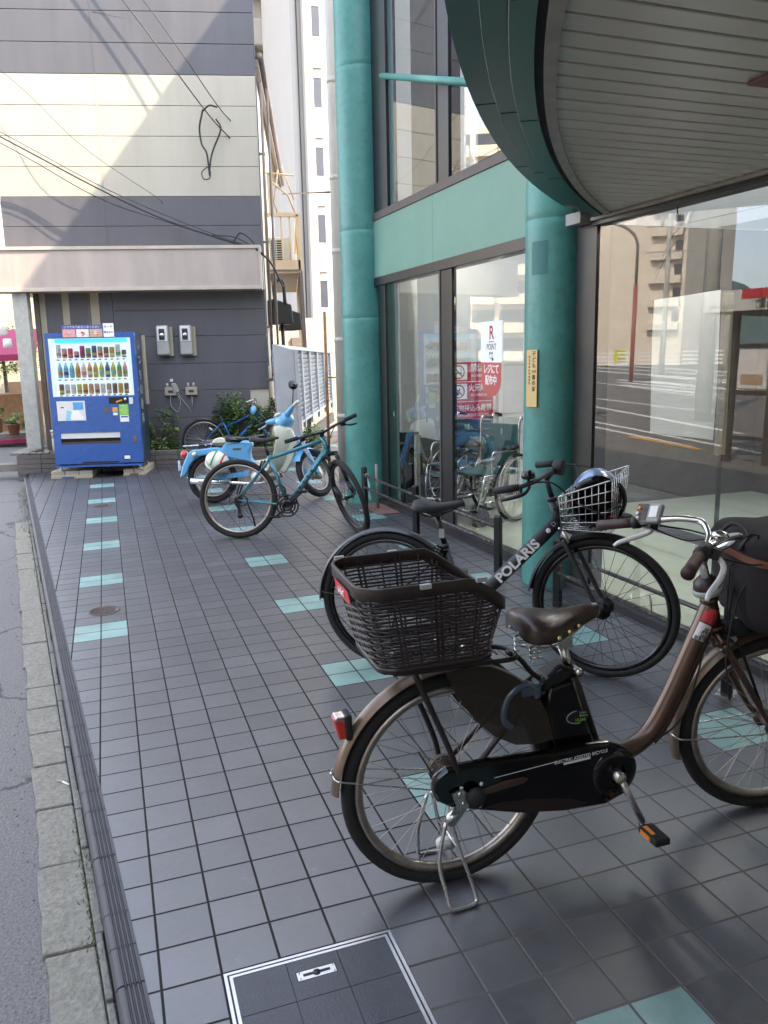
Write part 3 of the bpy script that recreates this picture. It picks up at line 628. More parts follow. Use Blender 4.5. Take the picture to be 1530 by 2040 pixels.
# yellow plate and scraps on the column
ca, cn, cr_ = 2.035, 0, .193
def cyl_patch(m, th0, th1, z0, z1, off=.003, n=8, mi=0):
    vs = []
    for i in range(n+1):
        th = th0+(th1-th0)*i/n
        for z in (z0, z1): vs.append((ca+(cr_+off)*cos(th), cn+(cr_+off)*sin(th), z))
    vs += [tuple(Vector(v)-Vector((off*.9*cos(th0), off*.9*sin(th0), 0))) for v in vs[:0]]
    m.add(vs, [(2*i, 2*i+1, 2*i+3, 2*i+2) for i in range(n)], mi, True)
t = thing('watch_plate', 'narrow upright yellow Japanese plate screwed to the green column', 'sign', FF)
TH = radians(104)
m = MB(); d = Vector((cos(TH), sin(TH), 0)); tn = Vector((sin(TH), -cos(TH), 0)); c0 = Vector((ca, cn, 0))+d*(cr_+.006)
def PP(u, z, o=0): v = c0+tn*u+d*o; return Vector((v.x, v.y, z))
m.add([PP(-.045, 1.15), PP(.045, 1.15), PP(.045, 1.50), PP(-.045, 1.50), PP(-.045, 1.15, .003), PP(.045, 1.15, .003), PP(.045, 1.50, .003), PP(-.045, 1.50, .003)], [(0, 1, 2, 3), (4, 5, 6, 7), (0, 1, 5, 4), (1, 2, 6, 5), (2, 3, 7, 6), (3, 0, 4, 7)])
m.build('plate', 'sign_yellow', t)
rd = Vector((-tn.x, -tn.y, 0))
for k, ch in enumerate(['子', 'ど', 'も', '110', '番', 'の', '家']): text(ch, .034 if ch != '110' else .024, basis(PP(-.018, 1.475-k*.036, .0038), rd, (0, 0, 1)), 'ink', t)
for k, ch in enumerate('守ろうみんなの安全'): text(ch, .016, basis(PP(.02, 1.455-k*.02, .0038), rd, (0, 0, 1)), 'ink', t)
m = MB(); cyl_patch(m, radians(98), radians(132), 1.945, 2.14, .001); o = m.build('paint_patch', mat('patch_green', (.04, .16, .15), .6), recalc=False); tag(onF(o), 'square darker patch of paint high on the green column', 'patch')
m = MB(); cyl_patch(m, radians(66), radians(73), 1.03, 1.10, .002); o = m.build('tape_scrap', 'ivory', recalc=False); tag(onF(o), 'small white tape scrap on the left edge of the green column', 'tape')
for k, (a, z, lb) in enumerate(((4.86, .93, 'leftmost small dark green tab stuck low on the left pane'), (4.45, .925, 'second small dark green tab from the left on the left pane'), (4.08, .92, 'third small dark green tab from the left on the left pane'), (3.25, .925, 'dark green tab in front of the red poster'), (2.72, .93, 'dark green tab beside the green column'))):
    m = MB(); m.box(a-.012, a+.012, .002, .004, z-.022, z+.022); tag(onF(m.build('glass_tab', 'green_paint')), lb, 'sticker', 'small green tabs stuck on the shop glass')
# ---------------------------------------------------------------- neighbouring house
FHi = FH.inverted()
hs = thing('panelled_house', 'two storey house clad in grey and cream panels behind the vending machine', 'house', FH)
def toH(x, y): p = FHi @ Vector((x, y, 0)); return (p.x, p.y)
m = MB(); m.slab([(.305, .47), (3.575, .47), toH(3.98, 16.3), (.9, 7.5)], -.05, 2.55); m.slab([(-.02, .47), (3.575, .47), toH(3.98, 16.3), (-.02, 7.5)], 2.55, 5.72); m.build('body', mat('side_wall', (.60, .54, .43), .75, var=.08, scale=3), hs)
m = MB(); m.box(-.02, 3.575, .455, .62, 5.7, 9.05); m.build('parapet', 'siding_grey', hs)
zs = [1.45, 1.903, 2.279, 2.56]
def panel(m, u0, u1, z0, z1, mi): m.box(u0+.002, u1-.002, .438, .466, z0+.003, z1-.003, mi)
m = MB()
for z0, z1 in zip([.02, .39, .72, 1.116, 1.508, 1.903, 2.279], [.39, .72, 1.116, 1.508, 1.903, 2.279, 2.56]):
    r_ = 3.30 if z1 < 1.5 else 3.585
    panel(m, 1.395, r_, z0, z1, 0)
m.box(.46, .675, .438, .466, .02, 2.56, 0); m.box(.79, 1.045, .438, .466, .02, 2.56, 0); m.box(1.21, 1.393, .438, .466, .02, 2.56, 0)
z = 3.05
k = 0
for k in range(16):
    z0 = 3.049+.4*k; mi = 0 if (k < 2 or 6 <= k < 11) else 1
    if z0 > 9: break
    panel(m, -.02, 1.39, z0, z0+.4, mi); panel(m, 1.40, 3.585, z0, z0+.4, mi)
m.build('siding', ['siding_grey', 'siding_cream'], hs, bev=.004)
m = MB(); m.box(1.388, 1.402, .436, .45, 3.05, 3.849); m.box(1.388, 1.402, .436, .45, 5.449, 9.0); m.box(1.388, 1.402, .436, .45, 3.849, 5.449, 1); m.box(3.585, 3.60, .44, .5, 1.45, 9.0)
m.box(-.045, -.02, .43, .5, 3.05, 9.0, 2); m.build('corner_trim', ['siding_grey', 'siding_cream', 'white_paint'], hs, bev=.002)
m = MB(); m.box(.375, .46, .43, .466, .3, 2.56); m.box(.69, .79, .43, .466, .3, 2.56); m.box(1.085, 1.21, .43, .466, .3, 2.56); m.build('wall_strip', 'strip_cream', hs, bev=.003)
m = MB(); m.box(.305, .372, .40, .466, .3, 2.56); m.box(.675, .69, .425, .466, .3, 2.56); m.box(1.045, 1.085, .425, .466, .3, 2.56); m.build('dark_post', 'brown_metal', hs, bev=.003)
m = MB(); m.box(-.95, 3.545, .10, .44, 2.545, 3.12); m.build('sign_band', 'fascia_mat', hs, bev=.004)
m = MB(); m.box(-.96, 3.565, .08, .44, 3.09, 3.135); m.box(-.96, 3.565, .08, .44, 2.535, 2.585); m.box(3.535, 3.567, .08, .44, 2.585, 3.09); m.build('band_frame', 'fascia_frame', hs, bev=.003)
m = MB(); m.box(.095, .295, .16, .32, .34, 2.54); m.build('stone_pillar', 'pillar_stone', hs, bev=.008)
m = MB(); m.box(-.5, 3.3, .2, .46, .02, .12); m.build('base', 'concrete', hs)
m = MB()
e0 = Vector((2.66, 9.72, 5.62)); e1 = Vector((4.78, 18.4, 5.62)); pm = MB(T=FHi)
pm.tube([e0, e1], .055, 8); pm.bar(e0+Vector((-.05, 0, -.09)), e1+Vector((-.05, 0, -.09)), .06, .10)
pm.build('eave_gutter', 'brown_metal', hs)
pm = MB(T=FHi); k0 = Vector((2.50, 9.86, 5.35)); k1 = Vector((4.1, 16.9, 5.35))
pm.add([e0, e1, k1, k0], [(0, 1, 2, 3)]); pm.add([e0+Vector((0, 0, .12)), e1+Vector((0, 0, .12)), (1.5, 18.4, 6.2), (.5, 10.2, 6.2)], [(0, 1, 2, 3)]); pm.build('eave_soffit', 'strip_cream', hs)
m = MB(); m.cyl((3.655, .42, 5.35), (3.655, .42, 1.30), .022, n=10); m.tube([(3.655, .42, 1.32), (3.64, .42, 1.25), (3.45, .5, 1.22), (3.42, .5, 1.16), (3.42, .5, .3)], .022, 8)
for z in (2.0, 3.2, 4.4): m.box(3.60, 3.68, .40, .45, z, z+.03)
m.cyl((3.74, .5, 5.3), (3.74, .5, .3), .02, n=8); m.build('downpipe', 'brown_metal', hs)
# balcony with air conditioner
pm = MB(T=FHi); A = Vector((3.37, 11.0, 0)); B = Vector((4.43, 15.9, 0)); A2 = Vector((2.82, 11.0, 0)); B2 = Vector((3.9, 15.9, 0))
def zz(p, z): return Vector((p.x, p.y, z))
for p, q_ in ((A, B), (A2, A)):
    pm.bar(zz(p, 3.72), zz(q_, 3.72), .07, .06); pm.bar(zz(p, 2.92), zz(q_, 2.92), .07, .2)
for k in range(5): pm.bar(zz(A2.lerp(A, k/4), 2.9), zz(A2.lerp(A, k/4), 3.7), .022, .022, up=(0, 1, 0))
pm.bar(zz(A, 2.85), zz(A, 3.72), .07, .07, up=(0, 1, 0))
for k in range(7):
    p = A.lerp(B, k/6); pm.bar(zz(p, -.1), zz(p, 2.9), .055, .055, up=(0, 1, 0), mi=1)
pm.add([zz(A, 2.95)+Vector((.01, 0, 0)), zz(B, 2.95), zz(B, 3.6), zz(A, 3.6)+Vector((.01, 0, 0))], [(0, 1, 2, 3)], 2)
for k in range(24):
    p = A2.lerp(B2, k/24); q_ = A.lerp(B, k/24); pm.bar(zz(p, 2.86), zz(q_, 2.86), .12, .02, mi=1)
pm.build('balcony', ['beige_metal', 'brown_metal', mat('panel_beige', (.50, .33, .20), .6, var=.06)], hs)
ac = thing('air_conditioner', 'cream air conditioner outdoor unit standing on the balcony', 'air conditioner', Matrix.Translation((2.93, 11.25, 2.945)) @ Matrix.Rotation(-.25, 4, 'Z'))
m = MB(); m.box(0, .33, 0, .7, 0, .46); m.build('casing', 'ivory', ac, bev=.01)
m = MB(); m.box(.03, .20, -.004, .0, .05, .42, 0); m.build('opening', 'black_matte', ac)
m = MB()
for k in range(11): m.box(.025, .205, -.012, -.003, .05+k*.036, .062+k*.036)
m.box(.11, .12, -.014, -.003, .05, .42); m.build('grille', 'ivory', ac)
# drying poles under the eave
m = MB(); m.tube([(2.95, 10.9, 4.2), (3.25, 11.1, 4.05), (3.4, 11.2, 3.75)], .015, 6); m.tube([(2.9, 11.0, 4.35), (3.35, 11.0, 4.32)], .014, 6); m.tube([(3.1, 11.0, 4.4), (3.0, 11.0, 3.9), (3.1, 11.2, 3.75)], .014, 6); m.tube([(3.2, 11.2, 4.5), (3.4, 11.3, 4.0)], .012, 6); m.box(2.92, 3.0, 11.0, 11.06, 3.72, 4.35)
tag(m.build('drying_rack', 'beige_metal'), 'pale metal laundry drying frame above the balcony rail', 'drying rack')
# hood pipes on side wall
m = MB(T=FHi)
for (x, y, z, s_) in ((2.95, 10.6, 2.0, 1), (3.35, 11.7, 1.93, .95)):
    m = MB(T=FHi); m.loft([[Vector((x-.17*s_, y, z)), Vector((x+.17*s_, y, z)), Vector((x+.15*s_, y, z+.30*s_)), Vector((x-.15*s_, y, z+.40*s_))], [Vector((x-.17*s_, y+.5, z)), Vector((x+.17*s_, y+.5, z)), Vector((x+.15*s_, y+.5, z+.30*s_)), Vector((x-.15*s_, y+.5, z+.40*s_))]], sm=False); m.build('vent_hood', 'black_matte', hs, bev=.02)
m = MB(T=FHi); m.tube(spl([(2.84, 10.6, 2.3), (2.84, 10.6, 2.62), (2.98, 10.62, 2.66), (3.0, 10.62, 2.3)], 5), .03, 8); m.tube([(2.95, 10.7, 2.0), (2.95, 10.7, 1.2)], .03, 8)
m.build('vent_pipe', 'black_matte', hs)
# meters
def meter(u, v, z):
    t = thing('electricity_meter', 'x', 'electricity meter', FH @ Matrix.Translation((u, v, z)), 'grey electricity meters on the grey wall')
    m = MB(); m.box(.02, .225, .0, .05, -.01, .41); m.build('backboard', 'strip_cream', t, bev=.004)
    m = MB(); m.box(0, .18, -.09, .0, .0, .43); m.build('case', 'grey_plastic', t, bev=.03, seg=4)
    m = MB(); m.box(.02, .16, -.10, -.08, .2, .415); m.build('cover', 'pale_plastic', t, bev=.01)
    m = MB(); m.box(.045, .125, -.104, -.1, .22, .38); w = m.build('window', 'ink', t)
    m = MB(); m.cyl((.085, -.105, .295), (.085, -.12, .295), .032, n=20); m.build('dial', 'chrome', w)
    return t
meter(2.0, .40, 1.63)['label'] = 'left one of two grey electricity meters on the dark wall'
meter(2.33, .40, 1.63)['label'] = 'right one of two grey electricity meters on the dark wall'
def outlet(u, lab, plug):
    t = thing('outdoor_socket', lab, 'socket', FH @ Matrix.Translation((u, .40, 1.05)), 'outdoor power sockets under the meters')
    m = MB(); m.box(0, .17, -.03, .035, 0, .12); m.build('box', 'strip_cream', t, bev=.006)
    m = MB(); m.box(.05, .12, -.034, -.03, .04, .075); m.build('face', 'ink', t)
    m = MB(); m.cyl((.04, 0, .12), (.04, 0, .18), .022, .014, n=12); m.cyl((.12, 0, .12), (.12, 0, .18), .022, .014, n=12); m.build('conduit', 'grey_plastic', t)
    if plug:
        m = MB(); m.bar((.14, -.03, .17), (.19, -.05, .05), .04, .05); m.tube(spl([(.19, -.05, .05), (.24, -.04, -.05), (.33, -.02, -.18), (.36, 0, -.25)], 6), .006, 6); m.tube(spl([(.08, -.02, 0), (.08, -.02, -.15), (.17, -.03, -.24), (.22, -.04, -.1), (.19, -.05, 0)], 6), .005, 6)
        m.build('plug', 'grey_plastic', t)
    else:
        m = MB(); m.tube([(.085, 0, 0), (.085, 0, -.2)], .006, 6); m.build('cable', 'grey_plastic', t)
outlet(2.06, 'left outdoor socket box with a plug and hanging white cable', True); outlet(2.36, 'right outdoor socket box without a plug', False)
m = MB(); m.box(2.14, 2.18, .425, .44, 1.25, 1.29); o = m.build('wall_plate', 'pale_plastic'); o.matrix_world = FH; tag(o, 'tiny white plate on the grey wall above the sockets', 'plate')
# planter wall
t = thing('planter_wall', 'low grey block wall of the planting bed beneath the house', 'wall', FH)
m = MB(); ru = random.Random(5)
def block_run(p0, p1, z0, rows, L=.21, H=.068, D=.12):
    d = (p1-p0); n = max(1, round(d.length/L)); d.normalize(); nr = Vector((d.y, -d.x, 0))
    for r_ in range(rows):
        for k in range(n):
            a = p0+d*(k*(p1-p0).length/n+.004); b_ = p0+d*((k+1)*(p1-p0).length/n-.004); o_ = ru.uniform(-.004, .004)
            q_ = [a+nr*o_, b_+nr*o_, b_-nr*D, a-nr*D]; m.slab([(p.x, p.y) for p in q_], z0+r_*H+.003, z0+(r_+1)*H-.003)
block_run(Vector((0, 0, 0)), Vector((3.85, 0, 0)), .0, 4, .31, .07); block_run(Vector((-.02, .9, 0)), Vector((-.02, 0, 0)), -.1, 5, .3, .073)
m.build('blocks', 'brick', t, bev=.006)
m = MB(); m.box(.012, 3.84, .012, .11, -.1, .274); m.box(-.01, .10, .02, .88, -.1, .25); m.build('mortar', 'mortar', t)
m = MB()
for k in range(5): m.box(.0+k*.09, .075+k*.09, -.002+.1*0, .12, .282, .305)
m.box(-.13, .14, .1, 1.0, .26, .30, 1); m.build('coping', ['concrete', 'concrete'], t, bev=.006)
m = MB(T=FH); m.slab([(.1, .12), (3.85, .12), (3.85, .46), (.1, .46)], -.1, .235); m.slab([(3.3, .46), (4.2, .3), (4.6, 3.2), (3.7, 3.2)], -.1, .12); structure(m.build('planting_soil', 'soil'))
m = MB(); m.cyl((0, 0, 0), (0, 0, .34), .035, .03, n=10); m.cyl((0, 0, .34), (0, 0, .365), .045, n=10); tp = m.build('standpipe', 'ivory'); tp.matrix_world = FH @ Matrix.Translation((.47, .2, .24)); tag(tp, 'short cream water standpipe at the left of the vending machine', 'tap')
m = MB(); m.tube([(0, -.03, .29), (0, -.07, .29), (0, -.08, .25)], .010, 8); m.tube([(-.025, -.05, .315), (.025, -.05, .315)], .007, 6); m.build('spout', 'steel', tp)
# ---------------------------------------------------------------- vending machine
FV = frame((-.64, 9.2, 0), radians(-13))
vm = thing('vending_machine', 'blue drinks vending machine with three lit rows of cans and bottles', 'vending machine', FV)
U0, U1, ZB, ZT_ = .07, 1.215, .175, 1.93; wu0, wu1, wz0, wz1 = .115, 1.165, 1.105, 1.86
m = MB(); m.box(U0+.01, U1-.01, .10, .65, ZB, ZT_); m.build('cabinet', 'vend_side', vm, bev=.008)
m = MB(); y0, y1 = 0, .10
m.box(U0, wu0, y0, y1, ZB+.03, ZT_); m.box(wu1, U1, y0, y1, ZB+.03, ZT_); m.box(wu0, wu1, y0, y1, wz1, ZT_)
tz0, tz1, tu0, tu1 = .47, .625, .165, .94
m.box(wu0, wu1, y0, y1, tz1, wz0); m.box(wu0, tu0, y0, y1, tz0, tz1); m.box(tu1, wu1, y0, y1, tz0, tz1); m.box(wu0, wu1, y0, y1, ZB+.03, tz0)
m.box(U0-.005, U1, -.02, .02, ZB-.012, ZB+.012); m.build('door', 'vend_blue', vm)
m = MB(); m.box(.42, .90, -.002, .0, ZB+.035, ZB+.055); m.box(.38, .95, .0, .09, ZB+.0, ZB+.03); m.build('kick_vent', 'black_matte', vm)
m = MB(); m.box(wu0+.0, wu1, .088, .098, wz0, wz1); m.box(wu0, wu0+.045, .004, .09, wz0, wz1); m.box(wu1-.045, wu1, .004, .09, wz0, wz1); m.box(wu0+.045, wu1-.045, .004, .09, wz0, wz0+.022)
for z in (1.34, 1.60): m.box(wu0+.045, wu1-.045, .01, .09, z-.03, z)
m.build('display_case', 'vend_light', vm)
m = MB(); m.box(wu0+.06, wu1-.06, .084, .087, 1.80, 1.855); m.build('display_header', mat('header_blue', (.05, .42, .62), .5, emit=.25), vm)
for z in (1.118, 1.325, 1.585):
    for k in range(12): a = .205+k*.0765; m = MB(); m.box(a, a+.034, .001, .006, z-.008, z+.004); m.build('button', 'ink', vm)
m = MB(); m.quad((wu0, .0015, wz0), (wu1, .0015, wz0), (wu1, .0015, wz1), (wu0, .0015, wz1)); m.build('display_glass', 'vend_glass', vm, recalc=False)
PAL = {'d_red': (.65, .06, .07), 'd_pink': (.72, .35, .33), 'd_mag': (.5, .04, .2), 'd_navy': (.07, .1, .3), 'd_gold': (.62, .42, .06), 'd_brn': (.2, .11, .08), 'd_wht': (.78, .76, .74), 'd_grn': (.18, .42, .14), 'd_cyan': (.25, .6, .75), 'd_org': (.75, .36, .05), 'd_lime': (.6, .65, .12), 'd_tan': (.55, .38, .27), 'd_blu': (.1, .35, .65)}
for k, c in PAL.items(): mat(k, c, .3, var=.25, scale=60, coat=.3)
rows = [(1.602, .14, ['d_wht', 'd_pink', 'd_red', 'd_pink', 'd_mag', 'd_grn', 'd_navy', 'd_tan', 'd_brn', 'd_gold', 'd_wht', 'd_brn'], [.18, .13, .13, .09, .16, .13, .16, .15, .14, .14, .17, .1]),
        (1.345, .19, ['d_cyan', 'd_cyan', 'd_cyan', 'd_org', 'd_wht', 'd_org', 'd_gold', 'd_lime', 'd_navy', 'd_lime', 'd_grn', 'd_pink'], [.20]*12),
        (1.128, .14, ['d_brn', 'd_wht', 'd_wht', 'd_lime', 'd_org', 'd_tan', 'd_tan', 'd_wht', 'd_tan', 'd_brn', 'd_gold', 'd_brn'], [.14]*12)]
for ri, (z, h, cs, hh) in enumerate(rows):
    for k in range(12):
        h = hh[k]; r = .0305; u = .222+k*.0765; m = MB()
        if ri == 1: pr = [(0, 0), (r, .004), (r, h*.62), (r*.85, h*.72), (.011, h*.9), (.012, h), (0, h)]
        else: pr = [(0, 0), (r*.9, .003), (r, .01), (r, h-.012), (r*.85, h), (0, h)]
        m.lathe([(a, b_) for a, b_ in pr], (u, .05, z), (0, 0, 1), 14)
        m.lathe([(r+.0007, h*.2), (r+.0007, h*.42)], (u, .05, z), (0, 0, 1), 14, mi=1)
        m.build('drink_sample', [cs[k], cs[(k*5+3) % 12]], vm, recalc=False)
m = MB(); m.box(tu0, tu1, .05, .09, tz0, tz1); m.build('takeout_recess', 'black_matte', vm)
m = MB(); m.box(tu0, tu1, .012, .018, tz0+.075, tz1); m.box(tu0, tu1, .004, .018, tz0, tz0+.03, 1); m.build('takeout_flap', ['pale_plastic', 'frame_brown'], vm, bev=.003)
m = MB(); m.box(.15, .515, -.004, .0, .785, 1.045); nb = m.build('notice_window', 'pale_plastic', vm, bev=.003)
m = MB(); m.add([(.32, -.006, .80), (.50, -.006, .795), (.42, -.006, .93), (.29, -.006, .90)], [(0, 1, 2, 3)]); m.box(.36, .49, -.0055, -.0045, .93, 1.03, 1); m.add([(.25, -.0062, .79), (.30, -.0062, .79), (.34, -.0062, .90), (.28, -.0062, .93)], [(0, 1, 2, 3)], 2); m.box(.20, .24, -.0055, -.0045, .955, .97, 3)
m.build('leaflets', ['paper', 'd_blu', 'd_cyan', 'ink'], nb)
m = MB(); m.box(.955, 1.075, -.004, 0, .845, .985); m.build('green_sticker', 'ink_green', vm); m = MB(); m.box(.958, 1.072, -.004, 0, .755, .842); m.box(.968, 1.062, -.005, -.004, .812, .832, 1); m.build('card_label', ['paper', 'd_navy'], vm)
for k in range(4): text(['お取扱い', 'できます', '電子マネー', 'ご利用'][k], .02, basis((1.015, -.005, .965-k*.03), (1, 0, 0), (0, 0, 1)), 'paper', vm)
m = MB(); m.box(1.095, 1.145, -.02, 0, .985, 1.075); m.build('card_reader', 'pale_plastic', vm, bev=.006)
m = MB(); m.box(.865, .935, -.006, 0, .89, .95); m.build('note_slot', 'd_org', vm, bev=.004); m = MB(); m.box(.75, .82, -.003, 0, .88, .945); m.build('badge', 'brown_metal', vm, bev=.004); m = MB(); m.box(.872, .932, -.004, 0, .845, .88); m.build('small_label', 'paper', vm)
m = MB(); m.box(.83, 1.08, -.006, 0, 1.0, 1.085); cp = m.build('coin_panel', 'black_gloss', vm, bev=.004); m = MB(); m.bar((.925, -.01, 1.02), (1.0, -.01, 1.045), .012, .02); m.build('coin_lever', 'd_org', cp); m = MB(); m.cyl((1.045, -.006, 1.055), (1.045, -.016, 1.055), .018, n=16); m.build('button', 'chrome', cp)
m = MB(); m.box(1.10, 1.155, -.004, 0, .48, .56); m.build('coin_return', 'terracotta', vm, bev=.004)
m = MB(); m.box(.965, 1.06, -.003, .0, .245, .31, 1); m.box(.975, 1.05, -.005, -.003, .255, .30); m.build('number_label', ['paper', 'ink'], vm)
tb = MB(); tb.box(.305, .83, -.012, -.006, 1.865, 2.03); tp_ = tb.build('top_banner', 'd_navy', vm)
m = MB(); ru2 = random.Random(11)
for k in range(3):
    u = .315+k*.172
    m.box(u, u+.16, -.0145, -.012, 1.873, 1.975, k)
    for j in range(5): a = u+ru2.uniform(.01, .11); z = 1.88+ru2.uniform(0, .06); m.box(a, a+ru2.uniform(.02, .05), -.0165, -.0145, z, z+ru2.uniform(.01, .03), ru2.choice([0, 1, 2, 3]))
m.build('banner_pictures', ['d_pink', 'd_wht', 'd_tan', 'd_red'], tp_)
text('いつでもつめたいあったかい', .036, basis((.567, -.0165, 2.0), (1, 0, 0), (0, 0, 1)), 'paper', tp_)
m = MB(); m.box(.835, .968, -.016, -.008, 1.87, 2.045); cb_ = m.build('top_card', 'paper', vm); text('カード', .04, basis((.9, -.018, 2.0), (1, 0, 0), (0, 0, 1)), 'ink', cb_); text('使えます', .03, basis((.9, -.018, 1.93), (1, 0, 0), (0, 0, 1)), 'ink', cb_)
# lettering running down the right side
for k, ch in enumerate('いつもの飲料'): text(ch, .17, basis((U1-.008, .30, 1.76-k*.2), (0, 1, 0), (0, 0, 1)), 'grey_plastic', vm)
m = MB(); m.box(U1-.012, U1+.02, .56, .66, .95, 1.9); m.build('rear_panel', 'strip_cream', vm)
m = MB()
for u in (.12, 1.16):
    for v in (.06, .6): m.cyl((u, v, .11), (u, v, .18), .014, n=10); m.cyl((u, v, .108), (u, v, .122), .03, n=10)
m.build('levelling_feet', 'steel', vm)
def foot(u0, u1, v0, v1, lab, badge):
    t = thing('concrete_foot', lab, 'concrete block', FV, 'concrete blocks under the vending machine')
    m = MB(); n = 3 if u1-u0 > .4 else 2; w = (u1-u0)/n
    for k in range(n): m.box(u0+k*w+.004, u0+(k+1)*w-.004, v0, v1, .03, .108)
    m.box(u0, u1, v0-.012, v1, 0, .05); m.build('block', 'strip_cream', t, bev=.008)
    m = MB(); m.box(u0+w*.8, u0+w*(.8)+.16, v0-.02, v0-.012, .015, .035) if badge else m.box(u0+.09, u0+.2, v0-.016, v0-.012, .01, .05); m.build('clamp', 'vend_blue' if badge else 'brown_metal', t)
foot(-.02, .53, .03, .62, 'wide pale concrete block under the left of the vending machine', True); foot(.93, 1.22, .05, .85, 'narrow pale concrete block under the right of the vending machine', False)
# ---------------------------------------------------------------- shrubs
def leafmesh(c, R_, n, rnd, size=.035, clumps=9, flat=.6):
    m = MB(); cl = [(Vector((c[0]+rnd.uniform(-.75, .75)*R_[0], c[1]+rnd.uniform(-.7, .7)*R_[1], c[2]+rnd.uniform(-.75, .85)*R_[2])), rnd.uniform(.28, .5), rnd.random() < .45) for _ in range(clumps)]
    for _ in range(n):
        cc_, s_, lt = rnd.choice(cl); d = Vector((rnd.gauss(0, 1), rnd.gauss(0, 1), rnd.gauss(0, 1))).normalized()*rnd.random()**.4
        p = cc_+Vector((d.x*R_[0]*s_, d.y*R_[1]*s_, d.z*R_[2]*s_)); a = rnd.uniform(0, 6.3); L = size*rnd.uniform(.6, 1.3)
        u = Vector((cos(a), sin(a), rnd.uniform(-.5, .7))).normalized(); v = u.cross(Vector((rnd.uniform(-.5, .5), rnd.uniform(-.5, .5), 1))).normalized()*L*.33; w_ = v.cross(u).normalized()*L*.1
        m.add([p, p+u*L*.45+v+w_, p+u*L, p+u*L*.45-v+w_], [(0, 1, 2, 3)], 1 if (lt and rnd.random() < .8) else 0)
    return m
def shrub(P, R_, n, lab, seed, size=.035, clumps=9, zb=.2):
    t = thing('garden_shrub', lab, 'shrub', FH @ Matrix.Translation(P), 'shrubs in the planting bed'); rnd = random.Random(seed)
    leafmesh((0, 0, R_[2]*1.0), R_, n, rnd, size, clumps).build('foliage', ['leaf', 'leaf_light'], t, recalc=False)
    m = MB()
    for k in range(9):
        a = rnd.uniform(0, 6.3); e = Vector((cos(a)*R_[0]*.8, sin(a)*R_[1]*.7, R_[2]*rnd.uniform(.8, 1.7))); m.tube(spl([(0, 0, 0), e*.45+Vector((0, 0, .08)), e], 4), [.012*(1-.7*i/8) for i in range(9)], 5)
    m.build('stems', 'bark', t, recalc=False)
shrub((1.95, .24, .22), (.36, .16, .30), 1500, 'loose green shrub between the vending machine and the blue bicycle', 21, .05, 9)
shrub((1.55, .26, .22), (.14, .12, .3), 420, 'thin leafy shrub close behind the right side of the vending machine', 25, .05, 5)
shrub((3.02, .36, .2), (.40, .22, .44), 3400, 'dense bright green shrub behind the light blue scooter', 22, .042, 14)
shrub((3.45, .3, .15), (.30, .16, .42), 2000, 'dark leafy shrub at the right end of the planting bed', 23, .05, 9)
shrub((4.05, .9, .0), (.35, .3, .28), 1400, 'low ivy bush at the foot of the white louvred fence', 24, .05, 9)
m = MB(); m.sph((0, 0, 0), (.09, .07, .075), 14, 8); m.cyl((0, 0, -.12), (0, 0, 0), .055, .075, n=14); o = m.build('watering_jug', 'cyan_plastic'); o.matrix_world = FH @ Matrix.Translation((1.66, .3, .98)); tag(o, 'cyan plastic jug perched by the wall beside the vending machine', 'jug')
# ---------------------------------------------------------------- fence, pipes, apartments
t = thing('louvred_fence', 'white louvred metal fence between house and store', 'fence'); A = Vector((2.57, 9.54, 0)); B = Vector((4.02, 11.9, 0)); d = (B-A).normalized(); nr = Vector((d.y, -d.x, 0))
def fz(s): return (.317+s*.345, 1.651-s*.115)
for k in range(8):
    s = k/7; p = A.lerp(B, s); z0, z1 = fz(s); m = MB(); m.bar((p.x, p.y, z0-.12), (p.x, p.y, z1), .045, .035, up=d); m.build('post', 'fence_white', t)
m = MB(); m.bar((A.x, A.y, fz(0)[1]), (B.x, B.y, fz(1)[1]), .06, .05); m.bar((A.x, A.y, fz(0)[0]), (B.x, B.y, fz(1)[0]), .03, .04)
for k in range(15):
    s = (k+.5)/15; z0 = .15+s*1.5; sa = max(0, 0); 
    a = A if z0 > .55 else A; e = B if z0 > .55 else A.lerp(B, (z0-.15)/.40)
    za = fz(0)[0]+(fz(0)[1]-fz(0)[0])*s
    zb = fz(1)[0]+(fz(1)[1]-fz(1)[0])*s
    m.bar(Vector((A.x, A.y, za))-nr*.02, Vector((B.x, B.y, zb))-nr*.02, .012, .055, up=(nr.x*.5, nr.y*.5, 1))
m.build('louvres', 'fence_white', t); m = MB(); m.add([A-nr*.05+Vector((0, 0, .33)), B-nr*.05+Vector((0, 0, .68)), B-nr*.05+Vector((0, 0, 1.5)), A-nr*.05+Vector((0, 0, 1.6))], [(0, 1, 2, 3)]); m.build('backing', 'balcony_grey', t)
m = MB(); m.bar((A.x-.03, A.y-.06, 1.66), (A.x+.26, A.y-.1, 1.56), .05, .04); m.bar((A.x-.02, A.y-.1, .1), (A.x-.02, A.y-.1, 1.68), .06, .05, up=(0, 1, 0)); m.bar((A.x+.28, A.y-.15, .1), (A.x+.28, A.y-.15, 1.58), .05, .05, up=(0, 1, 0)); m.add([(A.x, A.y-.12, .12), (A.x+.27, A.y-.14, .12), (A.x+.27, A.y-.14, 1.53), (A.x, A.y-.12, 1.63)], [(0, 1, 2, 3)]); m.build('gate_leaf', 'fence_white', t)
m = MB(); m.bar((A.x, A.y, 0), (B.x, B.y, .38), .06, .16); m.slab([(A.x, A.y+.05), (B.x, B.y+.05), (B.x+.5, B.y+.4), (A.x+.5, A.y+.4)], -.1, 0); m.build('stringer', 'brown_metal', t)
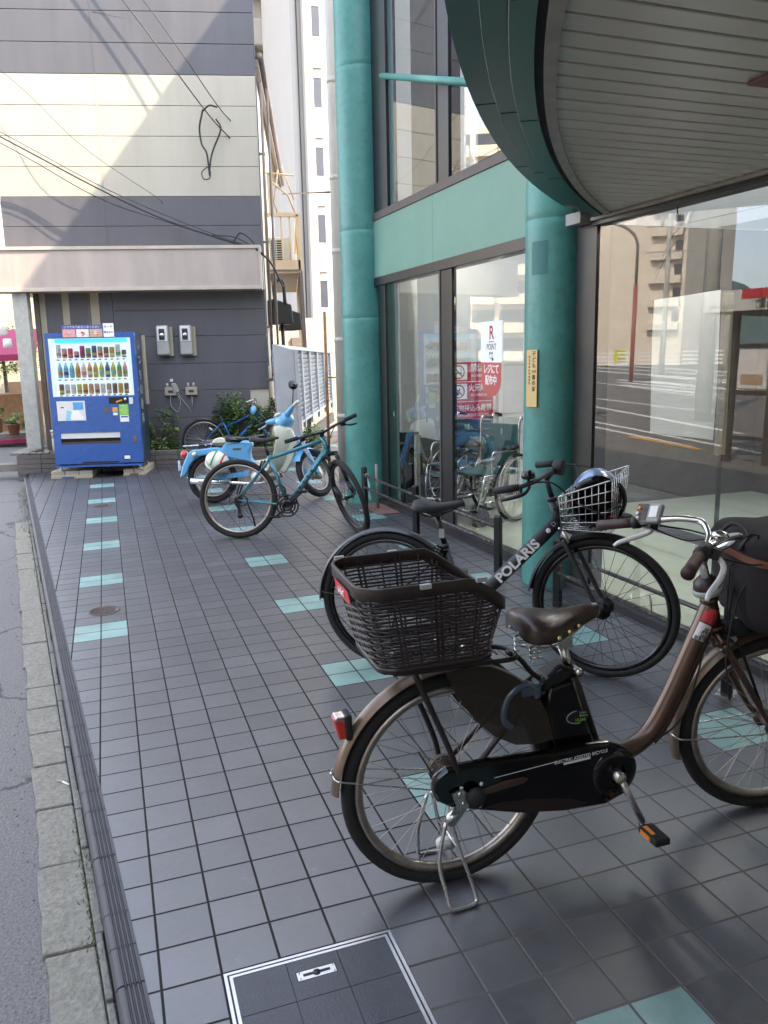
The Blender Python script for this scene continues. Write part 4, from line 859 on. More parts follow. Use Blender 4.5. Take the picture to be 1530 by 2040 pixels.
# low wall and shed in the gap
m = MB(); m.box(3.3, 6.2, 17.2, 17.5, -.1, 2.35); m.box(3.5, 4.1, 17.14, 17.2, .9, 1.8, 1); m.box(4.5, 4.8, 17.14, 17.2, -.1, 1.9, 1); tag(m.build('garden_shed', ['strip_cream', 'brown_metal']), 'low cream shed seen between balcony posts', 'shed')
def ppipe(x, y, r, z0, z1, mt_, joints, name, lab, cat):
    t = thing(name, lab, cat, frame((x, y, 0), 0)); m = MB(); m.cyl((0, 0, z0), (0, 0, z1), r, n=20); m.build('pipe', mt_, t)
    for z in joints: m = MB(); m.cyl((0, 0, z), (0, 0, z+.05), r*1.12, n=20); m.build('coupling', mt_, t); m = MB(); m.box(-.02, .12, -.01, .01, z+.3, z+.32); m.build('bracket', mt_, t)
ppipe(2.822, 7.0, .060, -.1, 9, 'pipe_white', (.75, 1.65, 2.66, 3.47, 4.5, 5.6), 'drain_pipe', 'tall cream white drain pipe at the left of the green column', 'drain pipe')
ppipe(2.88, 7.9, .02, -.1, 2.05, mat('rusty', (.26, .13, .06), .8, var=.4, scale=30), (.9,), 'rusty_pipe', 'thin rusty brown pipe behind the white drain pipe', 'pipe')
t = thing('apartment_tower', 'tall white apartment block rising behind the neighbouring house', 'apartment block', frame((0, 30, 0), 0))
LB = MB(); LB.box(7.86, 8.16, .3, .8, -1, 24, 1); LB.box(8.42, 16, .0, 9, -1, 24); LB.box(8.14, 8.44, -.2, .2, -1, 24); LB.box(5.0, 12.5, 12, 18, -1, 40)
for kk in range(9): LB.box(8.5, 16, -.004, .0, 2.9+2.47*kk, 2.915+2.47*kk, 1); LB.box(8.17, 8.42, -.204, -.2, 3.4+2.47*kk, 3.41+2.47*kk, 1); LB.box(5, 12.4, 11.99, 12, 2.3+2.33*kk, 2.32+2.33*kk, 1)
LB.build('wall', ['apt', 'apt2'], t)
for x0, x1 in ((8.51, 8.80), (9.16, 9.40), (10.3, 10.7), (11.3, 11.7)):
    for k in range(-1, 8):
        z = 3.45+2.47*k
        m = MB(); m.box(x0+.022*z*0, x1, -.012, -.002, z, z+1.35); w = m.build('window', 'dark_window', t)
        if x0 < 10: m = MB(); m.box(x0-.03, x1+.03, -.10, 0, z+1.35, z+1.5); m.box(x0, x1, -.03, -.012, z+1.02, z+1.35, 1); m.build('lintel', ['apt', 'apt2'], w)
for k in range(9):
    z = 2.63+2.33*k; m = MB(); m.box(6.6, 9.32, 10.9, 12, z, z+1.19); m.box(6.9, 8.9, 11.6, 12, z+1.2, z+2.3, 1); m.build('balcony', ['apt', 'apt2'], t, bev=.05)
m = MB()
for k in range(3): m.cyl((9.46+k*.05, 11.8, 0), (9.46+k*.05, 11.8, 22), .018, n=6)
m.build('conduit', mat('conduit_y', (.42, .37, .24), .6), t)
m = MB(); m.cyl((7.98, .25, 0), (7.98, .25, 22), .022, n=6); m.build('cable', 'ink', t)
# ---------------------------------------------------------------- overhead wires
def wire(pts, r, name, lab, extra=None):
    m = MB(); m.tube(spl(pts, 8), r, 6)
    for e in (extra or []): m.tube(spl(e[0], 6), e[1], 6)
    return tag(m.build(name, 'wire_black'), lab, 'cable', 'overhead cables in front of the house')
def H3(u, v, z): return tuple(FH @ Vector((u, v, z)))
wire([H3(-.5, .30, 9.42), H3(1.86, .28, 6.348), H3(2.86, .25, 4.98), H3(3.2, .42, 4.62)], .009, 'power_cable', 'left thick black cable with a taped coil against the cream wall',
     [([H3(2.86, .25, 4.95), H3(2.84, .25, 4.88), H3(2.80, .24, 4.70), H3(2.82, .24, 4.5), H3(2.88, .24, 4.38), H3(2.90, .24, 4.15), H3(2.91, .24, 4.08)], .014), ([H3(3.03, .25, 4.83), H3(3.09, .25, 4.70), H3(2.98, .25, 4.45), H3(2.93, .24, 4.3), H3(2.90, .24, 4.1)], .013), ([H3(2.86, .24, 4.93), H3(2.95, .24, 5.0), H3(3.06, .24, 4.98)], .012), ([H3(2.88, .23, 4.2), H3(2.80, .23, 4.13), H3(2.82, .23, 4.04), H3(2.9, .23, 4.05), H3(2.92, .23, 4.14)], .008)])
wire([H3(-.3, .30, 9.5), H3(2.13, .28, 6.352), H3(3.02, .28, 5.07), H3(3.22, .42, 4.85)], .0075, 'power_cable', 'right thinner black cable ending above the taped coil')
wire([H3(-2.5, -.9, 5.9), H3(.09, .1, 4.60), H3(1.40, .2, 3.90), H3(2.3, .22, 3.48), H3(3.35, .2, 3.13), H3(3.6, .1, 3.02)], .010, 'power_cable', 'bundle of thin black wires sagging down to the top of the sign band',
     [([H3(-2.5, -.9, 5.8), H3(.09, .1, 4.52), H3(1.35, .2, 3.80), H3(2.3, .2, 3.46), H3(3.4, .2, 3.10)], .006), ([H3(-2.5, -.9, 6.0), H3(.1, .1, 4.66), H3(1.5, .2, 3.9), H3(2.7, .2, 3.38), H3(3.5, .2, 3.10)], .005), ([H3(3.5, .1, 3.08), H3(3.7, .2, 2.9), H3(3.85, .6, 2.6)], .014), ([H3(2.9, .15, 3.28), H3(3.2, .15, 3.25), H3(3.4, .2, 3.16)], .008), ([H3(3.2, .15, 3.2), H3(3.3, .12, 3.3), H3(3.45, .15, 3.2), H3(3.5, .2, 3.12)], .01)])
wire([H3(-2.2, .25, 7.3), H3(.19, .28, 5.45), H3(1.2, .2, 4.47), H3(2.12, .3, 3.83), H3(2.2, .42, 3.75)], .004, 'power_cable', 'single hair thin wire crossing the cream wall above the bundle')
wire([(4.72, 18.2, 5.35), (3.0, 7.2, 3.38)], .014, 'power_cable', 'short dark cable from the eave end to the white drain pipe')
# ---------------------------------------------------------------- left: sunlit shop front beyond the passage
t = thing('corner_shop', 'sunlit shop front with maroon awning at the far left', 'shop')
m = MB(); m.box(-6, -1.0, 21.5, 24, -.1, 4.0); m.build('wall', 'strip_cream', t); m = MB(); m.add([(-4.2, 16.2, 1.75), (-1.15, 16.2, 1.75), (-1.15, 17.6, 2.3), (-4.2, 17.6, 2.3), (-4.2, 16.2, 1.62), (-1.15, 16.2, 1.62), (-1.15, 17.6, 2.2), (-4.2, 17.6, 2.2)], [(0, 1, 2, 3), (4, 5, 6, 7), (0, 1, 5, 4), (1, 2, 6, 5), (2, 3, 7, 6), (3, 0, 4, 7)]); m.build('awning', 'awning', t)
m = MB(); m.cyl((-1.28, 16.3, 0), (-1.28, 16.3, 1.75), .04, n=10); m.build('post', 'wood', t); m = MB(); m.box(-2.6, -1.25, 17.5, 17.7, -.1, .9); m.build('counter', 'wood', t); m = MB(); m.box(-4, -1.2, 15.5, 15.7, -.02, .06); m.box(-4, -1.2, 15.75, 16.5, -.1, .16, 1); m.build('step', ['awning', 'concrete'], t)
m = MB(); m.cyl((-1.6, 14.6, 2.1), (-1.6, 14.6, 2.32), .13, .10, n=20); m.sph((-1.6, 14.6, 2.12), (.13, .13, .05), 20, 6); tag(m.build('round_lamp', 'white'), 'round white lamp hanging at the far left edge', 'lamp'); m = MB(); m.cyl((-1.48, 14.4, 1.86), (-1.48, 14.4, 2.02), .085, .07, n=20); tag(m.build('small_lamp', 'white'), 'smaller white lamp below the round one', 'lamp')
for k, (x, y, s_, lb) in enumerate(((-1.66, 15.4, 1, 'flower pot with green leaves on the step at the far left edge'), (-1.35, 15.3, .8, 'small flower pot beside the stone pillar'), (-2.1, 16.3, 1.4, 'large potted plant in front of the sunlit shop'))):
    t = thing('potted_plant', lb, 'plant pot', Matrix.Translation((x, y, .16)), 'potted plants outside the far shop'); m = MB(); m.lathe([(0, 0), (.09*s_, 0), (.12*s_, .2*s_), (.13*s_, .2*s_), (.13*s_, .22*s_), (.11*s_, .21*s_), (0, .2*s_)], n=18); m.build('pot', 'pot', t)
    leafmesh((0, 0, .36*s_), (.2*s_, .2*s_, .2*s_), 260, random.Random(40+k), .06, 5).build('leaves', ['leaf', 'leaf_light'], t, recalc=False)
t = thing('street_tree', 'sunlit leafy tree far behind the shop at the left edge', 'tree', Matrix.Translation((-2.2, 20.3, 0))); m = MB(); m.cyl((0, 0, -.1), (0, 0, 1.8), .06, .04, n=8); m.build('trunk', 'bark', t); leafmesh((0, 0, 1.75), (.8, .6, .7), 1400, random.Random(50), .09, 10).build('crown', ['leaf', 'leaf_light'], t, recalc=False)
m = MB(); m.box(-1.95, -1.2, 18.3, 18.6, .4, 1.15); m.box(-2.3, -1.9, 18.4, 18.6, .2, .9); tag(m.build('wooden_cart', mat('pale_wood', (.5, .36, .24), .7)), 'pale wooden display cart in the sunlit shop front', 'cart')
# ---------------------------------------------------------------- the street that the glass mirrors
MC = Vector((5.63, -2.64, 1.55))
def mf(p, k): return MC+(Vector(p)-MC)*k
t = thing('beige_tower', 'beige tower block across the road mirrored in the right hand glass', 'tower'); m = MB(); k = 2.2
a, b_ = mf((-21.5, 40.3, 0), k), mf((-26.0, 35.6, 0), k); c_ = mf((-27.3, 34.1, 0), k); bk = Vector((-.7, .3, 0)).normalized()*14
def plan(m, a, b_, dep, z0, z1, mi=0): m.slab([(a.x, a.y), (b_.x, b_.y), ((b_+dep).x, (b_+dep).y), ((a+dep).x, (a+dep).y)], z0, z1, mi)
plan(m, a, c_, bk, 0, 26); m.build('wall', 'tower_beige', t); d = (c_-b_).normalized(); nr = Vector((-d.y, d.x, 0)); nr = nr if nr.x > 0 else -nr
for kk in range(7):
    zt = mf((0, 0, 3.7+1.25*kk), k).z; p = b_+d*.3+nr*.05; q_ = b_+d*3.9+nr*.05
    m = MB(); m.slab([(p.x, p.y), (q_.x, q_.y), ((q_-nr*.3).x, (q_-nr*.3).y), ((p-nr*.3).x, (p-nr*.3).y)], zt, zt+1.25); w = m.build('window', 'dark_window', t)
    p2, q2 = p+nr*.9, q_+nr*.9; m = MB(); m.slab([((p-d*.1).x, (p-d*.1).y), ((q_+d*.1).x, (q_+d*.1).y), (q2.x, q2.y), (p2.x, p2.y)], zt-1.0, zt-.1); m.build('balcony', 'tower_beige', w)
t = thing('balcony_flats', 'cream flats with stacked balconies mirrored in the left pane', 'apartment block'); k = 1.7; a, b_ = mf((-17.0, 43.2, 0), k), mf((-21.2, 40.4, 0), k); dep = Vector((-.6, .7, 0))*12
m = MB(); plan(m, a, b_, dep, 0, 24); m.build('wall', 'tower_cream', t); d = (b_-a).normalized(); nr = Vector((-d.y, d.x, 0)); nr = nr if nr.y < 0 else -nr
for kk in range(8):
    for s0, s1 in ((.05, .30), (.36, .62), (.68, .97)):
        z = 1.5+2.8*kk; p = a.lerp(b_, s0); q_ = a.lerp(b_, s1); m = MB(); plan(m, p+nr*.02, q_+nr*.02, nr*1.1, z, z+1.0); bl = m.build('balcony', 'tower_cream', t); m = MB(); plan(m, p+nr*.03, q_+nr*.03, nr*.03, z+1.0, z+2.3); m.build('window', 'dark_window', bl)
m = MB(); n = 40; vs = []
rnd = random.Random(2)
for i in range(n+1):
    an = radians(105+i*75/n); h = 14+7*sin(i*.5)+4*sin(i*1.3+1); vs += [(240*cos(an), 240*sin(an), -1), (240*cos(an), 240*sin(an), h), (330*cos(an), 330*sin(an), -1), (330*cos(an), 330*sin(an), h*.8)]
m.add(vs, [(4*i, 4*i+4, 4*i+5, 4*i+1) for i in range(n)]+[(4*i+1, 4*i+5, 4*i+7, 4*i+3) for i in range(n)], 0, True); structure(m.build('far_hills', 'mountain'))
def strip(m, a, b_, w, mi=0):
    a = Vector((*a, 0)); b_ = Vector((*b_, 0)); d = (b_-a).normalized(); s_ = Vector((-d.y, d.x, 0))*w/2
    m.add([(p.x, p.y, rz(p.x)+.004) for p in (a-s_, b_-s_, b_+s_, a+s_)], [(0, 1, 2, 3)], mi)
m = MB()
for (a, b_, w) in (((-10.2, 21), (-6.6, 9.6), .16), ((-9.6, 17.5), (-4.0, 5.8), .01), ((-6.9, 17), (-4.6, 7.2), .15), ((-13.6, 30), (-9.8, 13.0), .15), ((-20, 33), (-13.6, 16.5), .15), ((-21.5, 30), (-15.5, 14.5), .5), ((-26, 35), (-20, 20), .5), ((-31, 47), (-22, 22), .5), ((-37, 55), (-26, 26), .6), ((-44, 64), (-30, 30), .8)):
    if w > .02: strip(m, a, b_, w)
for k in range(7): strip(m, (-17.5-k*.9, 27+k*1.2), (-14.5-k*.9, 18+k*1.2), .4) if k % 2 else None
strip(m, (-5.4, 12.8), (-4.4, 8.6), .14); strip(m, (-4.7, 10.6), (-4.25, 8.2), .16, 1)
structure(m.build('road_markings', ['road_white', 'road_yellow'], recalc=False))
m = MB(); m.box(-24, -11, -40, 3, -.1, 13)  # unseen block added behind the viewer to cut low sky light under the canopy
for k in range(4):
    for j in range(8): m.box(-11.02, -10.98, -38+j*5, -35+j*5, .8+k*3.1, 2.6+k*3.1, 1)
tag(m.build('sky_blocker_side', [mat('blocker_wall', (.17, .16, .15), .8), 'dark_window']), 'long unseen block added across the street to cut low sky light', 'building')
m = MB(); m.box(-9, 30, -34, -22, -.1, 12); tag(m.build('sky_blocker_end', 'blocker_wall'), 'grey unseen block added behind the viewer to cut low sky light', 'building')  # second unseen block, added to cut sky light from the street end
t = thing('guard_rail', 'long white slatted roadside barrier across the wide road', 'barrier'); k = 1.9
m = MB()
for kk in range(4):
    for s0 in range(7):
        a = mf((-14.6-s0*.55, 26.0-s0*.6, 0), k); b_ = mf((-14.6-s0*.55-.45, 26.0-s0*.6-.5, 0), k); z = rz(a.x)+.35+kk*.28; m.bar((a.x, a.y, z), (b_.x, b_.y, z), .04, .12)
m.build('slats', 'white_paint', t); m = MB(); a = mf((-15.9, 24.9, 0), k); m.box(a.x-.5, a.x+.5, a.y, a.y+.05, rz(a.x)+.5, rz(a.x)+1.4); m.build('yellow_board', mat('yel_board', (.7, .7, .02), .5), t)
t = thing('street_lamp', 'tall curved street lamp mirrored in the right hand glass', 'street lamp'); k = 1.7; a = mf((-9.78, 16.66, 0), k); b_ = mf((-9.2, 17.42, 0), k); zt = mf((0, 0, 5.3), k).z; zb = mf((0, 0, 3.6), k).z
m = MB(); m.cyl((a.x, a.y, -.1), (a.x, a.y, zb), .10, n=10); m.build('lower_pole', mat('red_pole', (.3, .07, .04), .5), t); m = MB(); m.tube([(a.x, a.y, zb), (a.x, a.y, zt-1.2)]+[(a.x+(b_.x-a.x)*(1-cos(q_*pi/12)), a.y+(b_.y-a.y)*(1-cos(q_*pi/12)), zt-1.2+1.2*sin(q_*pi/12)) for q_ in range(1, 7)], .07, 8); m.build('arm', 'brown_metal', t)
def upole(p, k, r, h, lab, arms):
    a = mf((*p, 0), k); t = thing('utility_pole', lab, 'utility pole', Matrix.Translation((a.x, a.y, 0)), 'concrete utility poles across the road'); m = MB(); m.cyl((0, 0, -.1), (0, 0, h), r, r*.75, n=14); m.build('pole', 'pillar_stone', t); m = MB()
    for z in arms: m.bar((-.9, -.9, z), (.9, .9, z), .08, .08)
    m.cyl((.3, .3, arms[0]), (.3, .3, arms[0]+.4), .1, n=8); m.build('crossarm', 'trim_grey', t)
upole((-12.9, 19.0), 1.8, .17, 11, 'farther concrete utility pole with crossarms mirrored in the glass', (9.0, 7.6)); upole((-5.38, 9.3), 1.25, .19, 9, 'nearer thick concrete utility pole mirrored beside the bus shelter', (6.5, 7.6))
for k_, (p, q_) in enumerate((((-12.9, 19, 5.2), (-5.4, 9.3, 5.6)), ((-12.9, 19, 4.9), (-5.4, 9.3, 5.2)))):
    a = mf(p, 1.8); b_ = mf(q_, 1.25); c_ = a.lerp(b_, .5)+Vector((0, 0, -.5)); e_ = a+(a-b_)*1.2; m = MB(); m.tube(spl([e_, a, c_, b_], 5), .02, 5); tag(m.build('power_cable', 'wire_black'), ['upper', 'lower'][k_]+' power line between the two concrete utility poles', 'cable')
# bus shelter
t = thing('bus_shelter', 'brown bus shelter with a red and white sign mirrored in the right hand glass', 'bus shelter', Matrix.Translation((-3.45, 7.25, 0)) @ Matrix.Rotation(radians(-100), 4, 'Z'))
m = MB()
for x in (.35, 1.0, 3.0):
    for y in (0, -1.2): m.box(x-.05, x+.05, y-.05, y+.05, -.1, 2.15)
m.box(.35, 1.0, -.02, .02, .95, 1.02); m.box(.35, 1.0, -.02, .02, 1.62, 1.68); m.box(.35, 1.0, -.02, .02, .3, .36); m.build('frame', 'frame_brown', t)
m = MB(); m.box(.0, 3.4, -1.5, .25, 2.12, 2.2); m.build('roof', 'brown_metal', t); m = MB(); m.box(0, .62, .26, .3, 2.13, 2.42, 0); m.box(.62, 3.3, .26, .3, 2.13, 2.33, 0); m.box(.62, 3.3, .301, .305, 2.29, 2.42, 1); m.build('sign_board', ['white_paint', 'red'], t)
text('西動', .16, basis((1.0, .307, 2.21), (-1, 0, 0), (0, 0, 1)), 'ink', t); text('のりば・市内', .07, basis((.31, .307, 2.19), (-1, 0, 0), (0, 0, 1)), 'ink', t)
m = MB(); m.box(.45, .9, .0, .01, 1.05, 1.6); m.box(.5, .85, .01, .014, 1.1, 1.25, 1); m.build('timetable', ['paper', 'd_tan'], t); m = MB(); m.box(1.1, 2.9, -1.1, -.75, .35, .42); m.build('bench', 'wood', t)
# ---------------------------------------------------------------- bicycles
def bike_frame(x, y, yaw, lean): return Matrix.Translation((x, y, 0)) @ Matrix.Rotation(yaw, 4, 'Z') @ Matrix.Rotation(lean, 4, 'X')
def steer_mat(wb, r, st, ha=radians(70), rake=.05):
    ax = Vector((-cos(ha), 0, sin(ha))); h0 = Vector((wb, 0, r)); pt = h0-rake*Vector((sin(ha), 0, cos(ha)))
    return Matrix.Translation(pt) @ Matrix.Rotation(st, 4, ax) @ Matrix.Translation(-pt)
def wheel(t, c, r, T=None, rt=.019, rim='alloy', spoke='steel', tyre='rubber', nsp=28, hub=.02, hubmat='steel', rimw=.024, refl=True, label=None, hw=.035, rd=.016):
    m = MB(T); cx_, cz = c; R_ = r-2*rt-.002
    sec = [(R_+.004, -rimw/2), (R_+.004, rimw/2), (R_-rd*.5, rimw/2), (R_-rd, rimw*.22), (R_-rd, -rimw*.22), (R_-rd*.5, -rimw/2)]
    n = 72; vs = []; fs = []
    for i in range(n):
        a = 2*pi*i/n
        for q_, y in sec: vs.append((cx_+q_*cos(a), y, cz+q_*sin(a)))
    for i in range(n):
        for k in range(6): fs.append((i*6+k, ((i+1) % n)*6+k, ((i+1) % n)*6+(k+1) % 6, i*6+(k+1) % 6))
    m.add(vs, fs, 0, True); w = m.build('wheel', rim, t, label=label)
    m = MB(T); m.torus((cx_, 0, cz), (0, 1, 0), r-rt, rt, 80, 12); m.build('tyre', tyre, w)
    m = MB(T)
    for i in range(nsp):
        s_ = 1 if i % 2 else -1; a = 2*pi*i/nsp; b_ = a+(.62 if (i//2) % 2 else -.62)
        m.tube([(cx_+hub*1.3*cos(b_), s_*hw*.8, cz+hub*1.3*sin(b_)), (cx_+(R_-rd)*cos(a), s_*.003, cz+(R_-rd)*sin(a))], .0011, 5, cap=False)
    m.build('spokes', spoke, w, recalc=False)
    m = MB(T); m.lathe([(0, -.055), (.006, -.055), (.006, -hw), (hub*1.4, -hw), (hub*1.4, -hw+.004), (hub*.8, -hw+.008), (hub*.8, hw-.008), (hub*1.4, hw-.004), (hub*1.4, hw), (.006, hw), (.006, .055), (0, .055)], (cx_, 0, cz), (0, 1, 0), 18); m.build('hub', hubmat, w)
    if refl:
        a = radians(-95 if refl is True else refl); q_ = R_*.72; m = MB(T); m.loft([[(cx_+q_*cos(a)+u*-sin(a)*.03*k, y, cz+q_*sin(a)+u*cos(a)*.03*k+v*.016) for u, v in ((-1, -.6), (-.6, -1), (.6, -1), (1, -.6), (1, .6), (.6, 1), (-.6, 1), (-1, .6))] for y, k in ((-.012, .8), (-.004, 1), (.004, 1), (.012, .8))]); m.build('reflector', 'pale_plastic', w)
    return w
def saddle(t, x0, x1, z, hw, m_, T=None, dip=.012, drop=.05, tail=.07):
    rings = []; n = 18
    pr = [(0, .55, 0, .9), (.06, .86, .004, 1), (.2, 1, .004, 1), (.4, .80, -dip, .95), (.58, .42, -dip, .8), (.75, .25, -.004, .7), (.92, .20, .002, .6), (1, .10, -.006, .45)]
    for s, w_, dz, dr in pr:
        x = x0+(x1-x0)*s; ring = []
        for k in range(n+1):
            a = pi*k/n; ring.append((x, hw*w_*cos(a)*(1.0), z+dz-drop*dr+drop*dr*(sin(a)**.45)))
        for k in range(n-1, 0, -1):
            a = pi*k/n; ring.append((x, hw*w_*.9*cos(a), z+dz-drop*dr+.012*sin(a)))
        rings.append([Vector(p) for p in ring])
    m = MB(T); m.loft(rings); return m.build('saddle', m_, t, sub=1)
def chainset(t, c, r, y, m_='black_gloss'):
    m = MB(); m.torus((c[0], y, c[1]), (0, 1, 0), r-.008, .006, 48, 6); m.torus((c[0], y, c[1]), (0, 1, 0), r*.38, .012, 24, 6)
    for k in range(5): a = .3+2*pi*k/5; m.bar((c[0]+r*.36*cos(a), y, c[1]+r*.36*sin(a)), (c[0]+r*.93*cos(a), y, c[1]+r*.93*sin(a)), .006, .022, up=(-sin(a), 0, cos(a)))
    for k in range(44): a = 2*pi*k/44; m.box(c[0]+r*cos(a)-.003, c[0]+r*cos(a)+.003, y-.002, y+.002, c[1]+r*sin(a)-.003, c[1]+r*sin(a)+.003)
    return m.build('chainring', m_, t)
def lever(m, pts, mi=0): m.tube(spl(pts, 5), [.006+.003*sin(pi*i/((len(pts)-1)*5)) for i in range((len(pts)-1)*5+1)], 7, mi=mi)

# ---- brown electric bicycle
BR = bike_frame(.997, -.615, -.03, 0); t = thing('electric_bicycle', 'brown electric shopping bicycle with large rear basket standing in the foreground', 'bicycle', BR)
r = .325; rf_ = .308; wb = 1.105; S = steer_mat(wb, rf_, -.17)
wheel(t, (0, r), r, None, .020, 'alloy', 'spoke_old', 'dust_rubber', 32, .03, 'iron', .030, label='rear wheel with rusty spokes', hw=.05, rd=.02)
wheel(t, (wb, rf_), rf_, S, .020, 'alloy', 'spoke_old', 'dust_rubber', 32, .022, 'iron', .028, refl=30, label='front wheel', rd=.02)
m = MB(); p = spl([(.50, 0, .285), (.57, 0, .300), (.63, 0, .322), (.68, 0, .365), (.735, 0, .455), (.79, 0, .563), (.84, 0, .665), (.872, 0, .735)], 6)
m.tube(p, .029, 18); m.tube([q_+Vector((.028, 0, -.016)) for q_ in p[14:-4]], .014, 10); m.build('main_tube', 'bronze', t)
m = MB(); m.cyl((.893, 0, .655), (.862, 0, .765), .023, n=18); m.lathe([(.026, 0), (.029, .006), (.026, .012)], (.893, 0, .655), (-.27, 0, .96), 18); m.lathe([(.025, 0), (.029, .006), (.025, .014)], (.868, 0, .745), (-.27, 0, .96), 18); m.build('head_tube', 'bronze', t)
m = MB(); m.lathe([(.03, 0), (.043, .002), (.046, .006), (.046, .018), (.041, .022), (.03, .02)], (.863, 0, .772), (-.27, 0, .96), 28); m.build('lock_ring', 'grey_plastic', t)
m = MB(); m.lathe([(.0, .048), (.02, .045), (.036, .03), (.04, .012), (.04, 0)], (.858, 0, .785), (-.27, 0, .96), 24); m.build('ring_cover', 'brown_plastic', t)
# sticker and registration label
d = Vector((.062, 0, .118)).normalized()
def strip_sticker(s, w_, y, m_, nm):
    a = Vector((.783, y, .56)); m = MB(); 
    for k in range(7):
        pass
    vs = []; n = 8
    for i in range(n+1):
        an = radians(-150+i*100/n); off = Vector((0, 0, 0)); sd = Vector((d.z, 0, -d.x))
        o_ = sd*(-.0298*cos(an+pi/2+radians(0)))*0+Vector((0, .0298*sin(an), 0))+sd*(.0298*cos(an))
        vs += [Vector((.79, 0, .573))+d*s+o_, Vector((.79, 0, .573))+d*(s+w_)+o_]
    m.add(vs, [(2*i, 2*i+1, 2*i+3, 2*i+2) for i in range(n)], 0, True); return m.build(nm, m_, t, recalc=False)
strip_sticker(.125, .045, 0, 'red', 'red_sticker'); strip_sticker(.065, .055, 0, 'paper', 'registration_label')
for k, s in enumerate((.07, .082, .094, .104)): text(['防犯登録', '2481', 'A 07', '||||'][k], .016, basis((.79-.001+d.x*s-.0, -.0300, .573+d.z*s), (d.z, 0, -d.x), d), 'ink', t)
m = MB(); m.cyl((.384, 0, .60), (.466, 0, .355), .020, n=16); m.cyl((.378, 0, .612), (.386, 0, .585), .025, n=16); m.tube([(.39, -.03, .60), (.39, .03, .60)], .012, 10)
m.cyl((.39, -.055, .607), (.39, -.015, .607), .011, n=12, mi=1); m.build('seat_tube', ['dark_brown', 'steel'], t)
m = MB(); m.cyl((.362, 0, .672), (.386, 0, .598), .0135, n=14); m.build('seat_post', 'steel', t)
sd_ = saddle(t, .205, .485, .795, .105, 'leather', drop=.075, dip=.008)
m = MB()
for (x, y, z) in ((.212, -.028, .745), (.212, .028, .745), (.222, -.062, .742), (.222, .062, .742), (.30, -.094, .738), (.345, -.072, .742), (.39, -.045, .745), (.30, .094, .738)): m.sph((x, y, z), .0075, 10, 6)
m.build('rivets', 'brass', sd_)
m = MB()
for s_ in (-1, 1):
    pts = [(.25+.016*cos(a*.9)+.0, s_*.05+.016*sin(a*.9), .705-.0045*a*.5) for a in [i*.5 for i in range(38)]]; m.tube(pts, .0028, 6)
    m.tube(spl([(.25, s_*.05, .70), (.30, s_*.03, .69), (.36, s_*.012, .695), (.44, s_*.01, .745)], 6), .0035, 6)
m.bar((.34, 0, .69), (.385, 0, .69), .04, .03); m.build('springs', 'steel', sd_)
# battery
m = MB(); m.prism([(.318, .352), (.452, .356), (.375, .585), (.30, .572), (.285, .52)], -.046, .046); bt = m.build('battery', 'black_gloss', t, bev=.012, seg=3)
m = MB(); vs = [(.388+.036*cos(a)+.004*sin(a), -.0475, .468+.019*sin(a)-.003*cos(a)) for a in [i*pi/10 for i in range(20)]]; m.prism([(v[0], v[2]) for v in vs], -.0475, -.045); m.build('label', 'black_matte', bt)
m = MB(); m.tube([(.388+.038*cos(a), -.0478, .468+.020*sin(a)) for a in [pi*.55+i*pi/10 for i in range(11)]], .0016, 5); m.build('label_rim', 'grey_plastic', bt)
text('Li-ion\nBattery', .0095, basis((.392, -.0482, .476), (1, 0, -.05), (0, 0, 1)), 'grey_plastic', bt, align='LEFT'); text('13.2Ah', .0125, basis((.395, -.0482, .458), (1, 0, -.05), (0, 0, 1)), 'ink_green', bt)
m = MB(); m.prism([(.30, .56), (.372, .59), (.36, .625), (.30, .60), (.27, .575)], -.035, .035); m.tube(spl([(.30, -.03, .60), (.33, -.04, .63), (.37, -.03, .61)], 6), .008, 8); m.build('battery_handle', 'black_matte', t, bev=.008)
# chain case and drive
m = MB(); cs = [(-.085, .345), (-.075, .385), (-.04, .405), (.08, .405), (.30, .392), (.40, .395), (.47, .39), (.53, .36), (.558, .31), (.555, .25), (.52, .21), (.46, .19), (.32, .197), (.18, .22), (.04, .262), (-.03, .283), (-.07, .31)]
m.prism(cs, -.088, -.052); cc_ = m.build('chain_case', 'black_gloss', t, bev=.014, seg=4)
m = MB(); m.prism([(.07, .268), (.13, .272), (.22, .262), (.34, .238), (.40, .213), (.33, .204), (.18, .228)], -.0895, -.087); m.build('lower_panel', 'brown_plastic', cc_)
m = MB(); m.prism([(.06, .325), (.13, .338), (.19, .338), (.205, .33), (.19, .318), (.12, .312), (.05, .305)], -.0925, -.088); m.build('moulded_rib', 'bronze', cc_, bev=.003)
m = MB(); m.lathe([(.075, 0), (.07, .006), (.05, .010), (.03, .010)], (.487, -.086, .292), (0, -1, 0), 40); m.build('crank_cover', 'black_gloss', cc_)
dcl = Vector((.31, 0, .012)).normalized()
text('ELECTRIC ASSISTED BICYCLE', .0135, basis((.375, -.0885, .364), dcl, (0, 0, 1)), 'white', cc_); m = MB(); m.bar((.318, -.0885, .352), (.405, -.0885, .3555), .001, .007); m.bar((.10, -.0885, .352), (.30, -.0885, .364), .001, .0015); m.build('white_rule', 'white', cc_)
m = MB()
for x, z in ((.0, .34), (.06, .342), (.055, .275)): m.sph((x, -.0885, z), (.006, .003, .006), 10, 6)
m.build('screws', 'pale_plastic', cc_)
m = MB(); m.cyl((.487, -.075, .29), (.487, -.125, .29), .0175, n=20); m.cyl((.487, -.125, .29), (.487, -.128, .29), .0125, n=20, mi=1)
ca_ = Vector((.487, -.112, .29)); cb = Vector((.557, -.128, .140)); m.tube([ca_, ca_.lerp(cb, .5), cb], [.0145, .0125, .0135], 10, flat=.8); m.build('crank', ['steel', 'strip_cream'], t)
